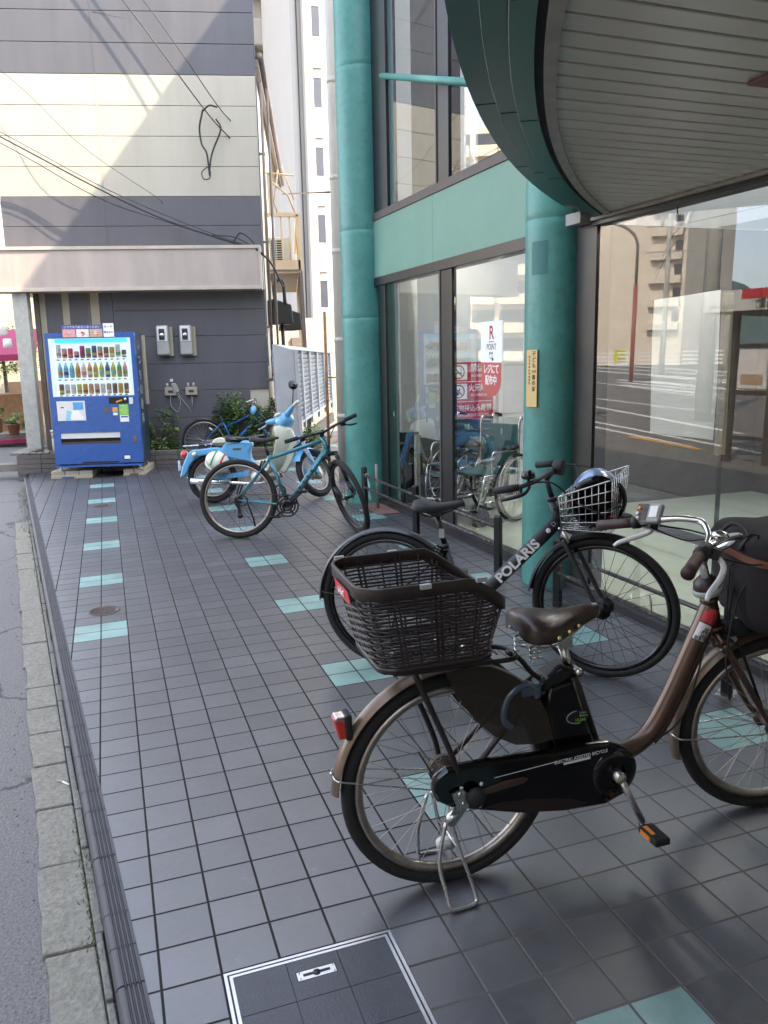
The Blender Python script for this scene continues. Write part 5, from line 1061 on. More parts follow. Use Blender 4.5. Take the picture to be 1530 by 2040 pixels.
m = MB(); pd = Vector((0, -1, 0)); m.box(.532, .582, -.232, -.142, .120, .142); pdl = m.build('pedal', 'black_matte', t, bev=.005)
m = MB(); m.box(.529, .532, -.205, -.160, .124, .138); m.box(.540, .553, -.200, -.155, .142, .1435); m.build('reflector', 'amber', pdl); m = MB(); m.cyl((.557, -.12, .13), (.557, -.15, .13), .008, n=10); m.build('axle', 'steel', pdl)
m = MB(); m.cyl((.487, .06, .29), (.487, .12, .29), .016, n=14); m.tube([(.487, .11, .29), (.417, .125, .44)], .010, 8); m.box(.38, .45, .13, .215, .435, .455); m.build('far_crank', 'iron', t)
# stays, carrier
m = MB()
for s_ in (-1, 1):
    m.tube([(.285, s_*.030, .582), (.235, s_*.04, .545), (.12, s_*.055, .445), (.01, s_*.066, .335)], .0085, 8); m.tube([(.47, s_*.04, .285), (.2, s_*.055, .30), (.0, s_*.062, .325)], .010, 8)
m.tube([(.385, 0, .595), (.30, -.0, .588), (.285, .03, .582)], .011, 8); m.tube([(.30, 0, .588), (.285, -.03, .582)], .011, 8); m.build('rear_stays', 'dark_brown', t)
m = MB(); zc_ = .694
m.tube(spl([(-.175, -.055, zc_), (.05, -.062, zc_-.005), (.165, -.055, zc_-.012), (.20, -.025, zc_-.016), (.20, .025, zc_-.016), (.165, .055, zc_-.012), (.05, .062, zc_-.005), (-.175, .055, zc_)], 6, closed=True), .0075, 8)
for x in (-.17, -.08, .02, .11): m.tube([(x, -.058, zc_-.004), (x, .058, zc_-.004)], .005, 6)
m.tube(spl([(.185, -.0, .682), (.225, 0, .655), (.262, 0, .608), (.31, 0, .57)], 6), .013, 10, flat=.6)
for s_ in (-1, 1): m.tube(spl([(-.115, s_*.055, .69), (-.108, s_*.075, .66), (-.02, s_*.082, .43), (.0, s_*.078, .325)], 6), .0085, 8)
m.build('carrier', 'dark_brown', t)
# rear basket
def basket_ring(x0, x1, hw, z, rc, dropx=None, dz=0, n=10):
    pts = []
    def corner(cx_, cy_, a0):
        return [Vector((cx_+rc*cos(a0+i*pi/2/n), cy_+rc*sin(a0+i*pi/2/n), z)) for i in range(n+1)]
    pts += corner(x1-rc, hw-rc, 0)+corner(x0+rc, hw-rc, pi/2)+corner(x0+rc, -hw+rc, pi)+corner(x1-rc, -hw+rc, 1.5*pi)
    out = []
    for i, p in enumerate(pts):
        q_ = pts[(i+1) % len(pts)]; k = max(1, int((q_-p).length/.03))
        for j in range(k): out.append(p.lerp(q_, j/k))
    return out
bx0, bx1, bhw, bz1, bz0 = -.285, .120, .176, .966, .732
def zdrop(x, z): return z-(max(0, x-.0)**1.3)*1.05 if z > .9 else z
top = basket_ring(bx0, bx1, bhw, bz1, .07); bot = basket_ring(bx0+.055, bx1-.035, bhw-.035, bz0, .05)
def lvl(f):   # interpolated ring, f=0 bottom .. 1 top
    n = len(top); out = []
    for i in range(n):
        b_ = bot[int(i*len(bot)/n) % len(bot)]; a = top[i]; out.append(b_.lerp(a, f))
    return out
def ringat(f, n=96):
    def res(L):
        Ls = [0]; 
        for i in range(len(L)): Ls.append(Ls[-1]+(L[(i+1) % len(L)]-L[i]).length)
        o = []; j = 0
        for k in range(n):
            s_ = Ls[-1]*k/n
            while Ls[j+1] < s_: j += 1
            u = (s_-Ls[j])/(Ls[j+1]-Ls[j]+1e-9); o.append(L[j].lerp(L[(j+1) % len(L)], u))
        return o
    A_ = res(bot); B_ = res(top); o = [a.lerp(b_, f) for a, b_ in zip(A_, B_)]
    return o
def dropz(p, f): return Vector((p.x, p.y, p.z-(max(0, p.x+.0)**1.25)*1.15*max(0, f-.0)*1.0)) if f > .75 else p
m = MB(); rim = [dropz(p, 1) for p in ringat(1)]
for k, (o_, dz) in enumerate(((0, 0),)):
    n = len(rim); vs = []; ctr = Vector((-.1, 0, 0))
    for p in rim:
        dd = Vector((p.x-ctr.x, p.y, 0)).normalized(); vs += [p-dd*.004+Vector((0, 0, .004)), p+dd*.006+Vector((0, 0, .004)), p+dd*.005-Vector((0, 0, .030)), p-dd*.001-Vector((0, 0, .030))]
    m.add(vs, [(i*4+j, ((i+1) % n)*4+j, ((i+1) % n)*4+(j+1) % 4, i*4+(j+1) % 4) for i in range(n) for j in range(4)], 0, True)
bk = m.build('rear_basket', 'brown_plastic', t, bev=.002, label='dark brown woven plastic rear basket')
m = MB(); nz = 21; rnd = random.Random(9)
for k in range(nz):
    f = .02+k*(.90/nz); R_ = ringat(f); pts = []
    for i, p in enumerate(R_):
        if f > .62 and p.x > .0:
            lim = .968-(max(0, p.x)**1.25)*1.15-.035
            if p.z > lim: p = Vector((p.x, p.y, lim))
        pts.append(p+Vector((p.x+.1, p.y, 0)).normalized()*.0022*(1 if (i//3+k) % 2 else -1))
    if k in (16, 17, 18, 19):
        # hand hold in the rear face
        seg = [p for p in pts]; cut = [i for i, p in enumerate(seg) if p.x < bx0+.03 and abs(p.y) < .055]
        if cut:
            s0, s1 = min(cut), max(cut); m.tube(seg[s1:]+seg[:s0+1], .0031, 5); continue
    m.tube(pts, .0031, 5, closed=True)
m.build('weave', 'brown_plastic', bk, recalc=False)
m = MB(); A_ = ringat(0); B_ = ringat(.95)
for i in range(0, 96):
    g = i % 8
    if g in (0, 1, 4):
        a, b_ = A_[i], B_[i]
        if b_.x > 0: b_ = Vector((b_.x, b_.y, min(b_.z, .968-(b_.x**1.25)*1.15-.02)))
        m.bar(a, b_, .006 if g < 2 else .004, .0035, up=Vector((a.x+.1, a.y, 0)))
for k in range(15):
    y = -bhw+.05+k*.0193; m.bar((bx0+.06, y, bz0+.003), (bx1-.04, y, bz0+.003), .006, .003)
for k in range(18):
    x = bx0+.075+k*.0178; m.bar((x, -bhw+.04, bz0+.006), (x, bhw-.04, bz0+.006), .005, .003)
m.build('ribs', 'brown_plastic', bk, recalc=False)
m = MB(); lo_ = ringat(0); n = len(lo_); vs = []
for p in lo_:
    dd = Vector((p.x+.1, p.y, 0)).normalized(); vs += [p-dd*.012-Vector((0, 0, .004)), p+dd*.006-Vector((0, 0, .004)), p+dd*.007+Vector((0, 0, .012)), p+dd*.0+Vector((0, 0, .012))]
m.add(vs, [(i*4+j, ((i+1) % n)*4+j, ((i+1) % n)*4+(j+1) % 4, i*4+(j+1) % 4) for i in range(n) for j in range(4)], 0, True); m.build('base_rim', 'brown_plastic', bk)
m = MB(); m.add([(bx0-.009, .07, .945), (bx0-.009, -.075, .945), (bx0-.003, -.075, .905), (bx0-.003, .07, .905)], [(0, 1, 2, 3)]); bd = m.build('red_badge', 'red', bk, recalc=False)
text('OGK', .03, basis((bx0-.0075, 0, .926), (0, -1, 0), (.15, 0, 1)), 'white', bd)
for (x, y) in ((-.25, .186), (-.09, .186), (-.12, -.186), (.03, -.186)): m = MB(); m.box(x-.014, x+.014, y-.006, y+.006, bz1-.006, bz1+.0055); m.build('rim_clip', 'grey_plastic', bk)
for (x, y) in ((-.17, -.03), (-.02, .03), (.03, -.05)): m = MB(); m.cyl((x, y, bz0-.03), (x, y, bz0+.012), .006, n=8); m.build('bolt', 'steel', bk)
# mudguards, guard, light, lock
m = MB(); m.arcband((0, 0, r), r+.028, radians(18), radians(176), .058, .012, .002, 60, 8, lip=.002); m.build('rear_mudguard', 'bronze_light', t)
m = MB()
for s_ in (-1, 1): m.tube(spl([(-.345, s_*.0, .405), (-.34, s_*.03, .40), (-.30, s_*.042, .392), (.0, s_*.07, .318)], 6), .0026, 6)
m.sph((-.347, 0, .408), .006, 8, 6); m.build('mudguard_stay', 'steel', t)
m = MB(Matrix.Translation((.02, 0, -.018))); m.loft([[(-.318+a*.03-.012*b_, y, .53+b_*.062) for y, b_ in ((-.022, 0), (.022, 0), (.022, 1), (-.022, 1))] for a in (-.9, .1)], sm=False); tl = m.build('rear_light', 'red_lens', t, bev=.006)
m = MB(Matrix.Translation((.02, 0, -.018))); m.box(-.352, -.322, -.0215, .0215, .572, .596); m.build('light_top', 'chrome', tl, bev=.004); m = MB(Matrix.Translation((.02, 0, -.018))); m.box(-.326, -.306, -.026, .026, .525, .60); m.build('housing', 'black_matte', tl, bev=.006)
g_ = [(-.03, .675), (.04, .685), (.11, .672), (.18, .632), (.24, .575), (.28, .51), (.30, .42), (.25, .415), (.18, .425), (.11, .465), (.05, .53), (.0, .61)]
for s_ in (-1, 1):
    m = MB(); m.prism(g_, s_*.060, s_*.0625); m.build('skirt_guard', 'guard_smoke', t)
m = MB(); m.tube(spl([(.17, -.055, .475), (.145, -.055, .51), (.16, -.055, .57), (.21, -.055, .60), (.245, -.055, .58), (.25, -.055, .555)], 6), .013, 10); m.box(.20, .26, -.065, -.045, .565, .60); m.cyl((.155, -.06, .50), (.195, .055, .52), .010, n=8)
m.build('ring_lock', mat('lock_blue', (.05, .07, .10), .2, coat=.6), t, bev=.003)
# hub area
m = MB(); m.lathe([(.055, 0), (.062, .006), (.058, .02), (.03, .025)], (0, -.05, r), (0, 1, 0), 28); m.build('hub_gear', 'iron', t); m = MB(); m.lathe([(.045, 0), (.045, .018), (.02, .024)], (0, .05, r), (0, 1, 0), 24); m.build('hub_brake', 'iron', t)
m = MB(); m.prism([(-.035, .335), (-.005, .345), (.02, .325), (.02, .295), (.0, .27), (-.03, .235), (-.05, .245), (-.05, .27), (-.02, .295)], -.102, -.095); m.sph((-.01, -.10, .33), (.008, .006, .008), 8, 6); m.sph((-.0, -.10, .30), (.007, .006, .007), 8, 6); m.cyl((-.05, -.105, .262), (-.02, -.105, .275), .009, n=8); m.build('stand_bracket', 'steel', t)
m = MB(); m.sph((.035, -.108, .315), (.028, .02, .03), 14, 10); m.tube([(.0, -.09, .33), (-.06, -.02, .36), (-.09, .01, .42)], .003, 6); m.build('gear_cover', 'grip_black', t)
m = MB()
for s_ in (-1, 1): m.tube(spl([(-.03, s_*.075, .25), (-.012, s_*.088, .16), (.012, s_*.11, .07), (.022, s_*.125, .02), (.012, s_*.135, .007), (-.03, s_*.14, .006), (-.058, s_*.138, .012), (-.065, s_*.12, .05), (-.072, s_*.09, .13), (-.045, s_*.078, .24)], 7), .0058, 8)
m.tube([(-.01, -.085, .15), (-.01, .085, .15)], .004, 6); m.build('stand', 'steel', t)
# front end (turned with the handlebar)
m = MB(S)
for s_ in (-1, 1): m.tube(spl([(.905, s_*.042, .615), (.955, s_*.05, .53), (1.02, s_*.055, .42), (1.075, s_*.055, .335), (wb, s_*.055, rf_)], 6), [.0125-.004*i/24 for i in range(25)], 10)
m.tube(spl([(.905, -.042, .615), (.893, 0, .64), (.905, .042, .615)], 6), .015, 10); m.build('fork', 'bronze', t)
m = MB(S); m.arcband((wb, 0, rf_), rf_+.030, radians(58), radians(196), .058, .014, .002, 50, 8, lip=.002); m.build('front_mudguard', 'bronze_light', t)
m = MB(S); m.tube(spl([(wb, -.065, rf_), (wb-.12, -.058, .302), (wb-.29, -.042, .298), (wb-.325, -.03, .30), (wb-.335, 0, .305), (wb-.325, .03, .30), (wb-.29, .042, .298), (wb, .065, rf_)], 6), .0028, 6); m.build('mudguard_stay', 'steel', t)
m = MB(S); m.bar((.905, -.035, .585), (.95, -.03, .63), .004, .02); m.build('basket_strut', 'steel', t)
SB = steer_mat(wb, rf_, -.25) @ Matrix.Translation((.855, 0, .93)) @ Matrix.Rotation(-.12, 4, 'X') @ Matrix.Translation((-.855, 0, -.93))
m = MB(SB); m.cyl((.857, 0, .792), (.832, 0, .885), .0125, n=14); m.lathe([(.014, 0), (.019, .002), (.019, .012), (.014, .014)], (.858, 0, .795), (-.27, 0, .96), 18); m.loft([[(.838+.02*a, y*.9, .905+.018*b_) for a, b_ in ((-1, -1), (1, -1), (1, 1), (-1, 1))] for y in (-.022, .022)]); m.tube([(.830, 0, .87), (.845, 0, .92)], .017, 12); m.build('stem', 'steel', t, bev=.004)
hb = [(.64, .35, .935), (.705, .262, .955), (.765, .205, .972), (.83, .165, .982), (.885, .125, .975), (.885, .07, .945), (.862, .03, .92), (.855, 0, .915), (.862, -.03, .92), (.885, -.07, .945), (.885, -.125, .975), (.83, -.165, .982), (.765, -.205, .972), (.705, -.262, .955), (.64, -.35, .935)]
m = MB(SB); m.tube(spl(hb, 6), .011, 12); m.build('handlebar', 'chrome', t)
for s_ in (1, -1):
    m = MB(SB); m.tube([(.712, s_*.255, .957), (.69, s_*.283, .951), (.65, s_*.337, .939), (.632, s_*.361, .933)], [.016, .0165, .0175, .019], 12); m.build('grip', 'grip_brown', t)
    m = MB(SB); m.cyl((.712, s_*.255, .957), (.728, s_*.238, .962), .021, n=14); lever(m, [(.765, s_*.235, .95), (.775, s_*.26, .925), (.745, s_*.305, .90), (.70, s_*.345, .875), (.685, s_*.36, .86)], 1); m.bar((.745, s_*.222, .962), (.775, s_*.235, .95), .04, .03); m.build('brake_lever', ['black_matte', 'pale_plastic'], t)
CP = basis((.755, .225, .99), (.6, -.75, .1), (.25, .35, .62)); m = MB(SB @ CP); m.box(-.045, .045, -.034, .034, -.012, .012); ct = m.build('control_panel', 'grey_plastic', t, bev=.006)
PT_ = SB @ CP
m = MB(PT_); m.box(-.04, .0, -.03, .03, .012, .0135); m.cyl((-.03, .015, .013), (-.03, .015, .017), .006, n=12, mi=1); m.cyl((-.033, -.004, .013), (-.033, -.004, .017), .006, n=12, mi=2); m.cyl((-.03, -.022, .013), (-.03, -.022, .017), .007, n=12, mi=2); m.box(.008, .036, -.018, .022, .012, .015, 3); m.build('buttons', ['iron', 'amber', 'pale_plastic', 'paper'], ct)
m = MB(SB); m.cyl((.745, -.222, .965), (.715, -.252, .957), .022, n=14); m.build('shifter', 'black_matte', t); m = MB(SB); m.lathe([(0, .018), (.02, .012), (.026, 0), (0, -.002)], (.80, -.18, .99), (0, 0, 1), 16); m.build('bell', 'chrome', t)
# front basket with bag
m = MB(S); bx = (.915, 1.28)
rings = []
for z, ins in ((.655, .05), (.70, .03), (.80, .01), (.90, .0), (.955, .008), (.972, .04)):
    ring = []
    for i in range(40):
        a = 2*pi*i/40; ex = 4; c_, s_ = cos(a), sin(a); rr = (abs(c_)**ex+abs(s_)**ex)**(-1/ex); w = .006*sin(5*a+z*30)+.004*sin(11*a)
        ring.append(Vector(((bx[0]+bx[1])/2+(.175-ins+w)*c_*rr, (.19-ins+w)*s_*rr, z+.006*sin(3*a))))
    rings.append(ring)
m.loft(rings); bg = m.build('basket_bag', 'cloth', t, sub=1, label='dark brown cloth bag covering the front basket')
m = MB(S); L = []
for i in range(41):
    a = 2*pi*i/40; c_, s_ = cos(a), sin(a); rr = (c_**4+s_**4)**(-.25); L.append(Vector(((bx[0]+bx[1])/2+.181*c_*rr, .196*s_*rr, .895)))
n = len(L)-1; vs = []
for p in L[:-1]: vs += [p, p+Vector((0, 0, .022))]
m.add(vs, [(2*i, (2*i+2) % (2*n), (2*i+3) % (2*n), 2*i+1) for i in range(n)], 0, True); m.build('bag_strap', 'strap', bg, recalc=False)
m = MB(S); m.bar((.90, 0, .65), (1.20, 0, .65), .12, .006); m.tube([(.90, -.05, .65), (.955, -.055, .60), (1.06, -.058, .35)], .005, 6); m.tube([(.90, .05, .65), (.955, .055, .60), (1.06, .058, .35)], .005, 6); m.bar((.90, -.02, .60), (.93, -.03, .66), .02, .02); m.build('basket_bracket', 'black_matte', t)
m = MB(SB)
m.tube(spl([(.78, .20, .955), (.90, .19, .93), (.97, .08, .90), (.94, .01, .80), (.91, .0, .62)], 7), .0032, 6); m.tube(spl([(.77, .22, .94), (.87, .21, .90), (.93, .14, .91), (.93, .03, .86), (.90, -.03, .70)], 7), .0028, 6)
m.tube(spl([(.77, -.22, .94), (.88, -.20, .91), (.955, -.12, .88), (.93, -.05, .78), (.90, -.04, .60), (.91, -.05, .45)], 7), .003, 6)
m.tube(spl([(.88, -.06, .93), (.93, -.09, .97), (.97, -.07, .96), (.96, -.02, .90), (.92, 0, .86)], 7), .003, 6); m.tube(spl([(.87, .03, .92), (.93, .02, .985), (.955, -.04, .965), (.92, -.06, .92)], 7), .006, 6); m.build('cables', 'wire_black', t)
m = MB(); m.tube(spl([(.66, -.03, .33), (.74, -.035, .38), (.79, -.03, .46), (.83, -.03, .60)], 7), .003, 6); m.build('down_cable', 'wire_black', t)

# ---- black POLARIS bicycle
BK = bike_frame(1.379, 1.046, -.575, -.03); t = thing('city_bicycle', 'black bicycle with white capitals on its tube and a wire front basket', 'bicycle', BK); r = .34; wb = 1.02; S = steer_mat(wb, r, -.27)
mat('matt_frame', (.022, .022, .027), .5, var=.15, scale=10)
wheel(t, (0, r), r, None, .019, 'black_gloss', 'spoke_dark', 'rubber', 32, .022, 'black_metal', refl=20, label='rear wheel'); wheel(t, (wb, r), r, S, .019, 'black_gloss', 'spoke_dark', 'rubber', 32, .030, 'black_metal', refl=14, label='front wheel')
m = MB(); a = Vector((.38, 0, .30)); b_ = Vector((.815, 0, .742)); m.tube([a, b_], .031, 20); dt = m.build('down_tube', 'matt_frame', t)
dd = (b_-a).normalized()
text('POLARIS', .062, basis(a.lerp(b_, .575)+Vector((0, -.0325, 0)), dd, (-dd.z, 0, dd.x)), 'white', dt, sx=1.12, bold=.0022)
m = MB(); p = a.lerp(b_, .90)+Vector((0, -.0318, .004)); m.sph(p, (.011, .002, .012), 10, 6); m.build('crest', 'white', dt)
text('D', .03, basis(a.lerp(b_, .955)+Vector((0, -.0325, .01)), dd, (-dd.z, 0, dd.x)), 'grey_plastic', dt)
m = MB(); m.cyl((.828, 0, .705), (.788, 0, .835), .021, n=16); m.cyl((.787, 0, .838), (.783, 0, .853), .024, n=16); m.build('head_tube', 'matt_frame', t)
m = MB(); m.cyl((.38, 0, .30), (.283, 0, .62), .0165, n=14); m.cyl((.286, 0, .605), (.280, 0, .625), .02, n=14)
for s_ in (-1, 1): m.tube([(.288, s_*.02, .60), (.24, s_*.035, .55), (0, s_*.062, .34)], .0075, 8); m.tube([(.38, s_*.03, .30), (.33, s_*.05, .31), (0, s_*.062, .34)], .009, 8)
m.cyl((.38, -.04, .30), (.38, .04, .30), .022, n=14); m.build('rear_triangle', 'matt_frame', t)
m = MB(); m.cyl((.286, 0, .61), (.245, 0, .775), .0135, n=14); m.build('seat_post', 'black_metal', t); m = MB(); m.box(.258, .285, -.0145, -.0135, .655, .70); m.build('post_label', 'grey_plastic', t)
saddle(t, .135, .385, .835, .088, 'black_matte', drop=.05); m = MB()
for s_ in (-1, 1): m.tube(spl([(.17, s_*.05, .79), (.20, s_*.03, .765), (.26, s_*.02, .765), (.35, s_*.015, .80)], 6), .0035, 6)
m.bar((.225, 0, .77), (.27, 0, .772), .045, .025); m.build('saddle_rails', 'black_metal', t)
m = MB(); m.arcband((0, 0, r), r+.022, radians(35), radians(182), .056, .014, .002, 50, 8); m.build('rear_mudguard', mat('mud_black', (.03, .032, .04), .4, coat=.15), t)
m = MB(); m.tube([(0, -.065, .345), (-.33, -.035, .375), (-.355, 0, .38), (-.33, .035, .375), (0, .065, .345)], .0025, 6); m.build('mudguard_stay', 'black_metal', t)
m = MB(); m.box(.325, .345, -.02, .02, .47, .50); m.build('lock_clamp', 'black_metal', t)
m = MB(); m.prism([(-.05, .36), (.05, .385), (.38, .36), (.45, .32), (.44, .26), (.38, .235), (.05, .295), (-.04, .31)], -.075, -.05); m.build('chain_guard', 'black_matte', t, bev=.008)
m = MB(); m.tube([(.38, -.085, .30), (.44, -.10, .16)], .010, 8); cr1 = m.build('crank', 'black_metal', t); m = MB(); m.box(.40, .48, -.20, -.10, .145, .165); m.build('pedal', 'black_metal', cr1); m = MB(); m.tube([(.38, .085, .30), (.32, .10, .44)], .010, 8); cr1 = m.build('crank', 'black_metal', t); m = MB(); m.box(.28, .36, .10, .20, .435, .455); m.build('pedal', 'black_metal', cr1)
m = MB(); m.tube([(.02, .06, .30), (-.05, .16, .01)], .007, 8); m.build('kickstand', 'black_metal', t)
# coiled lock on the seat tube
m = MB()
for k in range(4): m.torus((.25+k*.006, .0, .565+k*.012), (.35, .1, 1), .032, .006, 24, 6)
m.build('coiled_lock', 'black_gloss', t)
# turned front
m = MB(S)
for s_ in (-1, 1): m.tube(spl([(.848, s_*.042, .668), (.885, s_*.05, .60), (.94, s_*.054, .49), (.985, s_*.056, .395), (wb, s_*.056, r)], 6), [.0135-.004*i/24 for i in range(25)], 10)
m.tube(spl([(.848, -.042, .668), (.832, 0, .70), (.848, .042, .668)], 6), .016, 10); m.build('fork', 'matt_frame', t)
m = MB(S); m.arcband((wb, 0, r), r+.022, radians(70), radians(172), .054, .014, .002, 40, 8); m.build('front_mudguard', 'black_matte', t)
m = MB(S); m.bar((.845, -.045, .70), (.885, -.05, .68), .01, .03); m.tube([(.85, -.055, .71), (.88, -.06, .66)], .006, 6); m.sph((.835, -.05, .72), .008, 8, 6); m.tube([(.87, .03, .70), (.92, .03, .72)], .005, 6); m.build('brake', 'steel', t)
m = MB(S); m.cyl((.786, 0, .85), (.755, 0, .955), .0125, n=14); m.tube([(.757, 0, .94), (.785, 0, .975)], .018, 12); m.build('stem', 'matt_frame', t)
hb = [(.66, -.27, .945), (.72, -.26, .955), (.775, -.21, .972), (.79, -.10, .980), (.79, 0, .975), (.79, .10, .980), (.775, .21, .972), (.72, .26, .955), (.66, .27, .945)]
m = MB(S); m.tube(spl(hb, 6), .0105, 12); m.build('handlebar', 'matt_frame', t)
for s_ in (-1, 1):
    m = MB(S); m.tube([(.725, s_*.262, .956), (.68, s_*.272, .948), (.62, s_*.282, .938)], [.015, .0165, .016], 12); m.build('grip', 'grip_black', t)
    m = MB(S); lever(m, [(.765, s_*.235, .955), (.75, s_*.27, .93), (.70, s_*.30, .915), (.66, s_*.31, .905)]); m.build('brake_lever', 'black_metal', t)
m = MB(S); m.lathe([(.0, .03), (.018, .028), (.028, .018), (.031, 0), (.028, -.006), (0, -.006)], (.755, -.225, .995), (0, 0, 1), 20); m.cyl((.755, -.225, .965), (.755, -.225, .99), .008, n=8); m.build('bell', 'black_gloss', t)
m = MB(S); m.cyl((.785, .04, .985), (.83, .04, .985), .034, .040, n=22); m.build('front_lamp', 'black_matte', t, bev=.004)
m = MB(S)
for k, y in enumerate((-.20, -.19, .18, .2)): m.tube(spl([(.775, y, .965), (.85, y*.9, .96), (.89, y*.35, .86), (.85, 0, .74), (.86, -.03, .68)], 7), .0032, 6)
m.tube(spl([(.80, .1, .985), (.90, .22, .95), (.95, .15, .9), (.86, .05, .82)], 6), .003, 6); m.build('cables', 'wire_black', t)
# wire basket (slightly longer at the top) 
m = MB(S); X0, X1, Y_, Z0, Z1_ = .865, 1.085, .15, .74, .965
def bp(x, y, f): return Vector(((X0 if x < 0 else X1)+(.012 if x > 0 else -.0)*f, y*(.80+.20*f)*Y_, Z0+(Z1_-Z0)*f+(.015*f if x > 0 else -.07*f)))
def walk(f, n=10):
    c = [bp(-1, -1, f), bp(1, -1, f), bp(1, 1, f), bp(-1, 1, f)]; o = []
    for i in range(4):
        for j in range(n): o.append(c[i].lerp(c[(i+1) % 4], j/n))
    return o
for k, f in enumerate((0, .2, .4, .6, .8, 1)): m.tube(walk(f), .0032 if k == 5 else .002, 6, closed=True)
A_, B_ = walk(0, 8), walk(1, 8)
for i in range(32): m.tube([A_[i], B_[i]], .0018, 5)
for k in range(1, 8):
    m.tube([A_[k], A_[24-k]], .0018, 5)
for k in range(1, 8): m.tube([A_[8+k], A_[32-k]], .0018, 5)
m.build('wire_basket', 'steel', t, recalc=False)
m = MB(S); m.bar((.84, -.03, .72), (1.0, -.03, .72), .02, .004); m.bar((.84, .03, .72), (1.0, .03, .72), .02, .004); m.bar((.80, 0, .80), (.87, 0, .84), .05, .01); m.build('basket_bracket', 'black_metal', t)
def world_of(Mx, S_, p): return Mx @ (S_ @ Vector(p))
# helmet in the basket
hc = world_of(BK, S, (.99, .0, .868))
def look(o, zdir, xh=(0, 0, 1)):
    z = Vector(zdir).normalized(); x = Vector(xh); x = (x-z*x.dot(z)).normalized(); y = z.cross(x)
    return Matrix(((x.x, y.x, z.x, o[0]), (x.y, y.y, z.y, o[1]), (x.z, y.z, z.z, o[2]), (0, 0, 0, 1)))
t = thing('cycle_helmet', 'upturned helmet with silver blue shell and black lining in the wire basket', 'helmet', look(hc, (.42, .95, .38)))
def helmet(t, R_, shell, rimm, inner, strapm):
    m = MB(); m.sph((0, 0, 0), R_, 28, 14, z0=-.35, z1=1); m.build('shell', shell, t, sub=0)
    m = MB(); pr = []
    z = -.35; rr = math.sqrt(1-z*z); m.lathe([(R_[0]*rr*.86, z*R_[2]-.012), (R_[0]*rr*1.03, z*R_[2]-.014), (R_[0]*rr*1.05, z*R_[2]+.01), (R_[0]*rr*1.0, z*R_[2]+.022)], n=28); m.build('rim', rimm, t)
    m = MB(); m.sph((0, 0, 0), tuple(x*.9 for x in R_), 24, 10, z0=-.36, z1=1); m.build('lining', inner, t); m = MB()
    for s_ in (-1, 1): m.tube(spl([(0, s_*R_[1]*.85, -.35*R_[2]), (.02, s_*R_[1]*.7, -R_[2]*.9), (.0, 0, -R_[2]*1.25)], 6), .006, 6)
    m.build('chin_strap', strapm, t)
helmet(t, (.128, .11, .125), mat('rim_blue', (.22, .30, .46), .25, .4, coat=.5), 'black_gloss', 'black_matte', 'black_matte')
hp = world_of(BK, S, (.985, -.005, .735))
t = thing('work_gloves', 'black gloves with a red tag lying under the helmet', 'gloves', Matrix.Translation(hp+Vector((.02, -.06, .02))))
m = MB(); m.sph((0, 0, 0), (.07, .045, .025), 14, 8); m.sph((.09, .0, .008), (.05, .035, .028), 12, 8)
for k in range(4): m.tube([(-.05, -.03+k*.02, .0), (-.10, -.035+k*.022, .008), (-.12, -.036+k*.022, .0)], [.012, .011, .008], 8)
m.build('glove', 'black_matte', t, sub=1); m = MB(); m.box(.01, .04, -.02, .0, .026, .03); m.build('tag', 'red', t)

# ---- teal mountain bicycle
TE = bike_frame(1.139, 4.333, -.385, -.1); t = thing('mountain_bicycle', 'teal mountain bicycle with flat bar parked in the middle of the plaza', 'bicycle', TE); r = .34; wb = .985; S = steer_mat(wb, r, -1.13)
wheel(t, (0, r), r, None, .023, 'alloy', 'spoke_dark', 'dust_rubber', 28, .02, 'black_metal', refl=False, label='rear wheel', rimw=.026); wheel(t, (wb, r), r, S, .023, 'black_metal', 'spoke_dark', 'dust_rubber', 28, .018, 'black_metal', refl=False, label='front wheel turned towards the viewer')
m = MB(); bbp = (.433, .275)
m.cyl((.433, 0, .275), (.775, 0, .735), .025, n=16); m.cyl((.28, 0, .675), (.752, 0, .815), .017, n=14); m.cyl((.433, 0, .275), (.278, 0, .70), .0165, n=14)
for s_ in (-1, 1): m.tube([(.285, s_*.018, .675), (.24, s_*.04, .61), (0, s_*.066, .34)], .008, 8); m.tube([(.433, s_*.03, .275), (.36, s_*.045, .285), (0, s_*.066, .335)], .0095, 8)
m.cyl((.433, -.04, .275), (.433, .04, .275), .023, n=14); m.cyl((.795, 0, .695), (.748, 0, .845), .0225, n=14); m.build('frame', 'teal_frame', t)
m = MB()
for k in range(5): a = Vector((.50+k*.035, -.0262, .365+k*.047)); m.bar(a, a+Vector((.012, 0, .016)), .001, .022, up=(-.8, 0, .6))
m.build('frame_lettering', 'ink', t)
m = MB(); m.cyl((.281, 0, .69), (.245, 0, .80), .0145, n=12); m.build('seat_post', 'black_metal', t); saddle(t, .12, .375, .862, .07, 'black_matte', drop=.045)
m = MB(); m.bar((.235, 0, .805), (.27, 0, .805), .04, .02)
for s_ in (-1, 1): m.tube([(.15, s_*.03, .83), (.2, s_*.02, .812), (.33, s_*.012, .83)], .0035, 6)
m.build('saddle_rails', 'black_metal', t)
chainset(t, bbp, .098, -.062); chainset(t, (bbp[0], bbp[1]), .07, -.054)
m = MB(); m.tube([(.433, -.075, .275), (.52, -.09, .345), (.575, -.09, .39)], .011, 8, flat=.6); cr1 = m.build('crank', 'black_metal', t); m = MB(); m.box(.54, .62, -.19, -.09, .385, .405); m.build('pedal', 'black_metal', cr1); m = MB(); m.tube([(.433, .07, .275), (.30, .09, .17)], .010, 8); cr1 = m.build('crank', 'black_metal', t); m = MB(); m.box(.26, .34, .09, .18, .155, .175); m.build('pedal', 'black_metal', cr1)
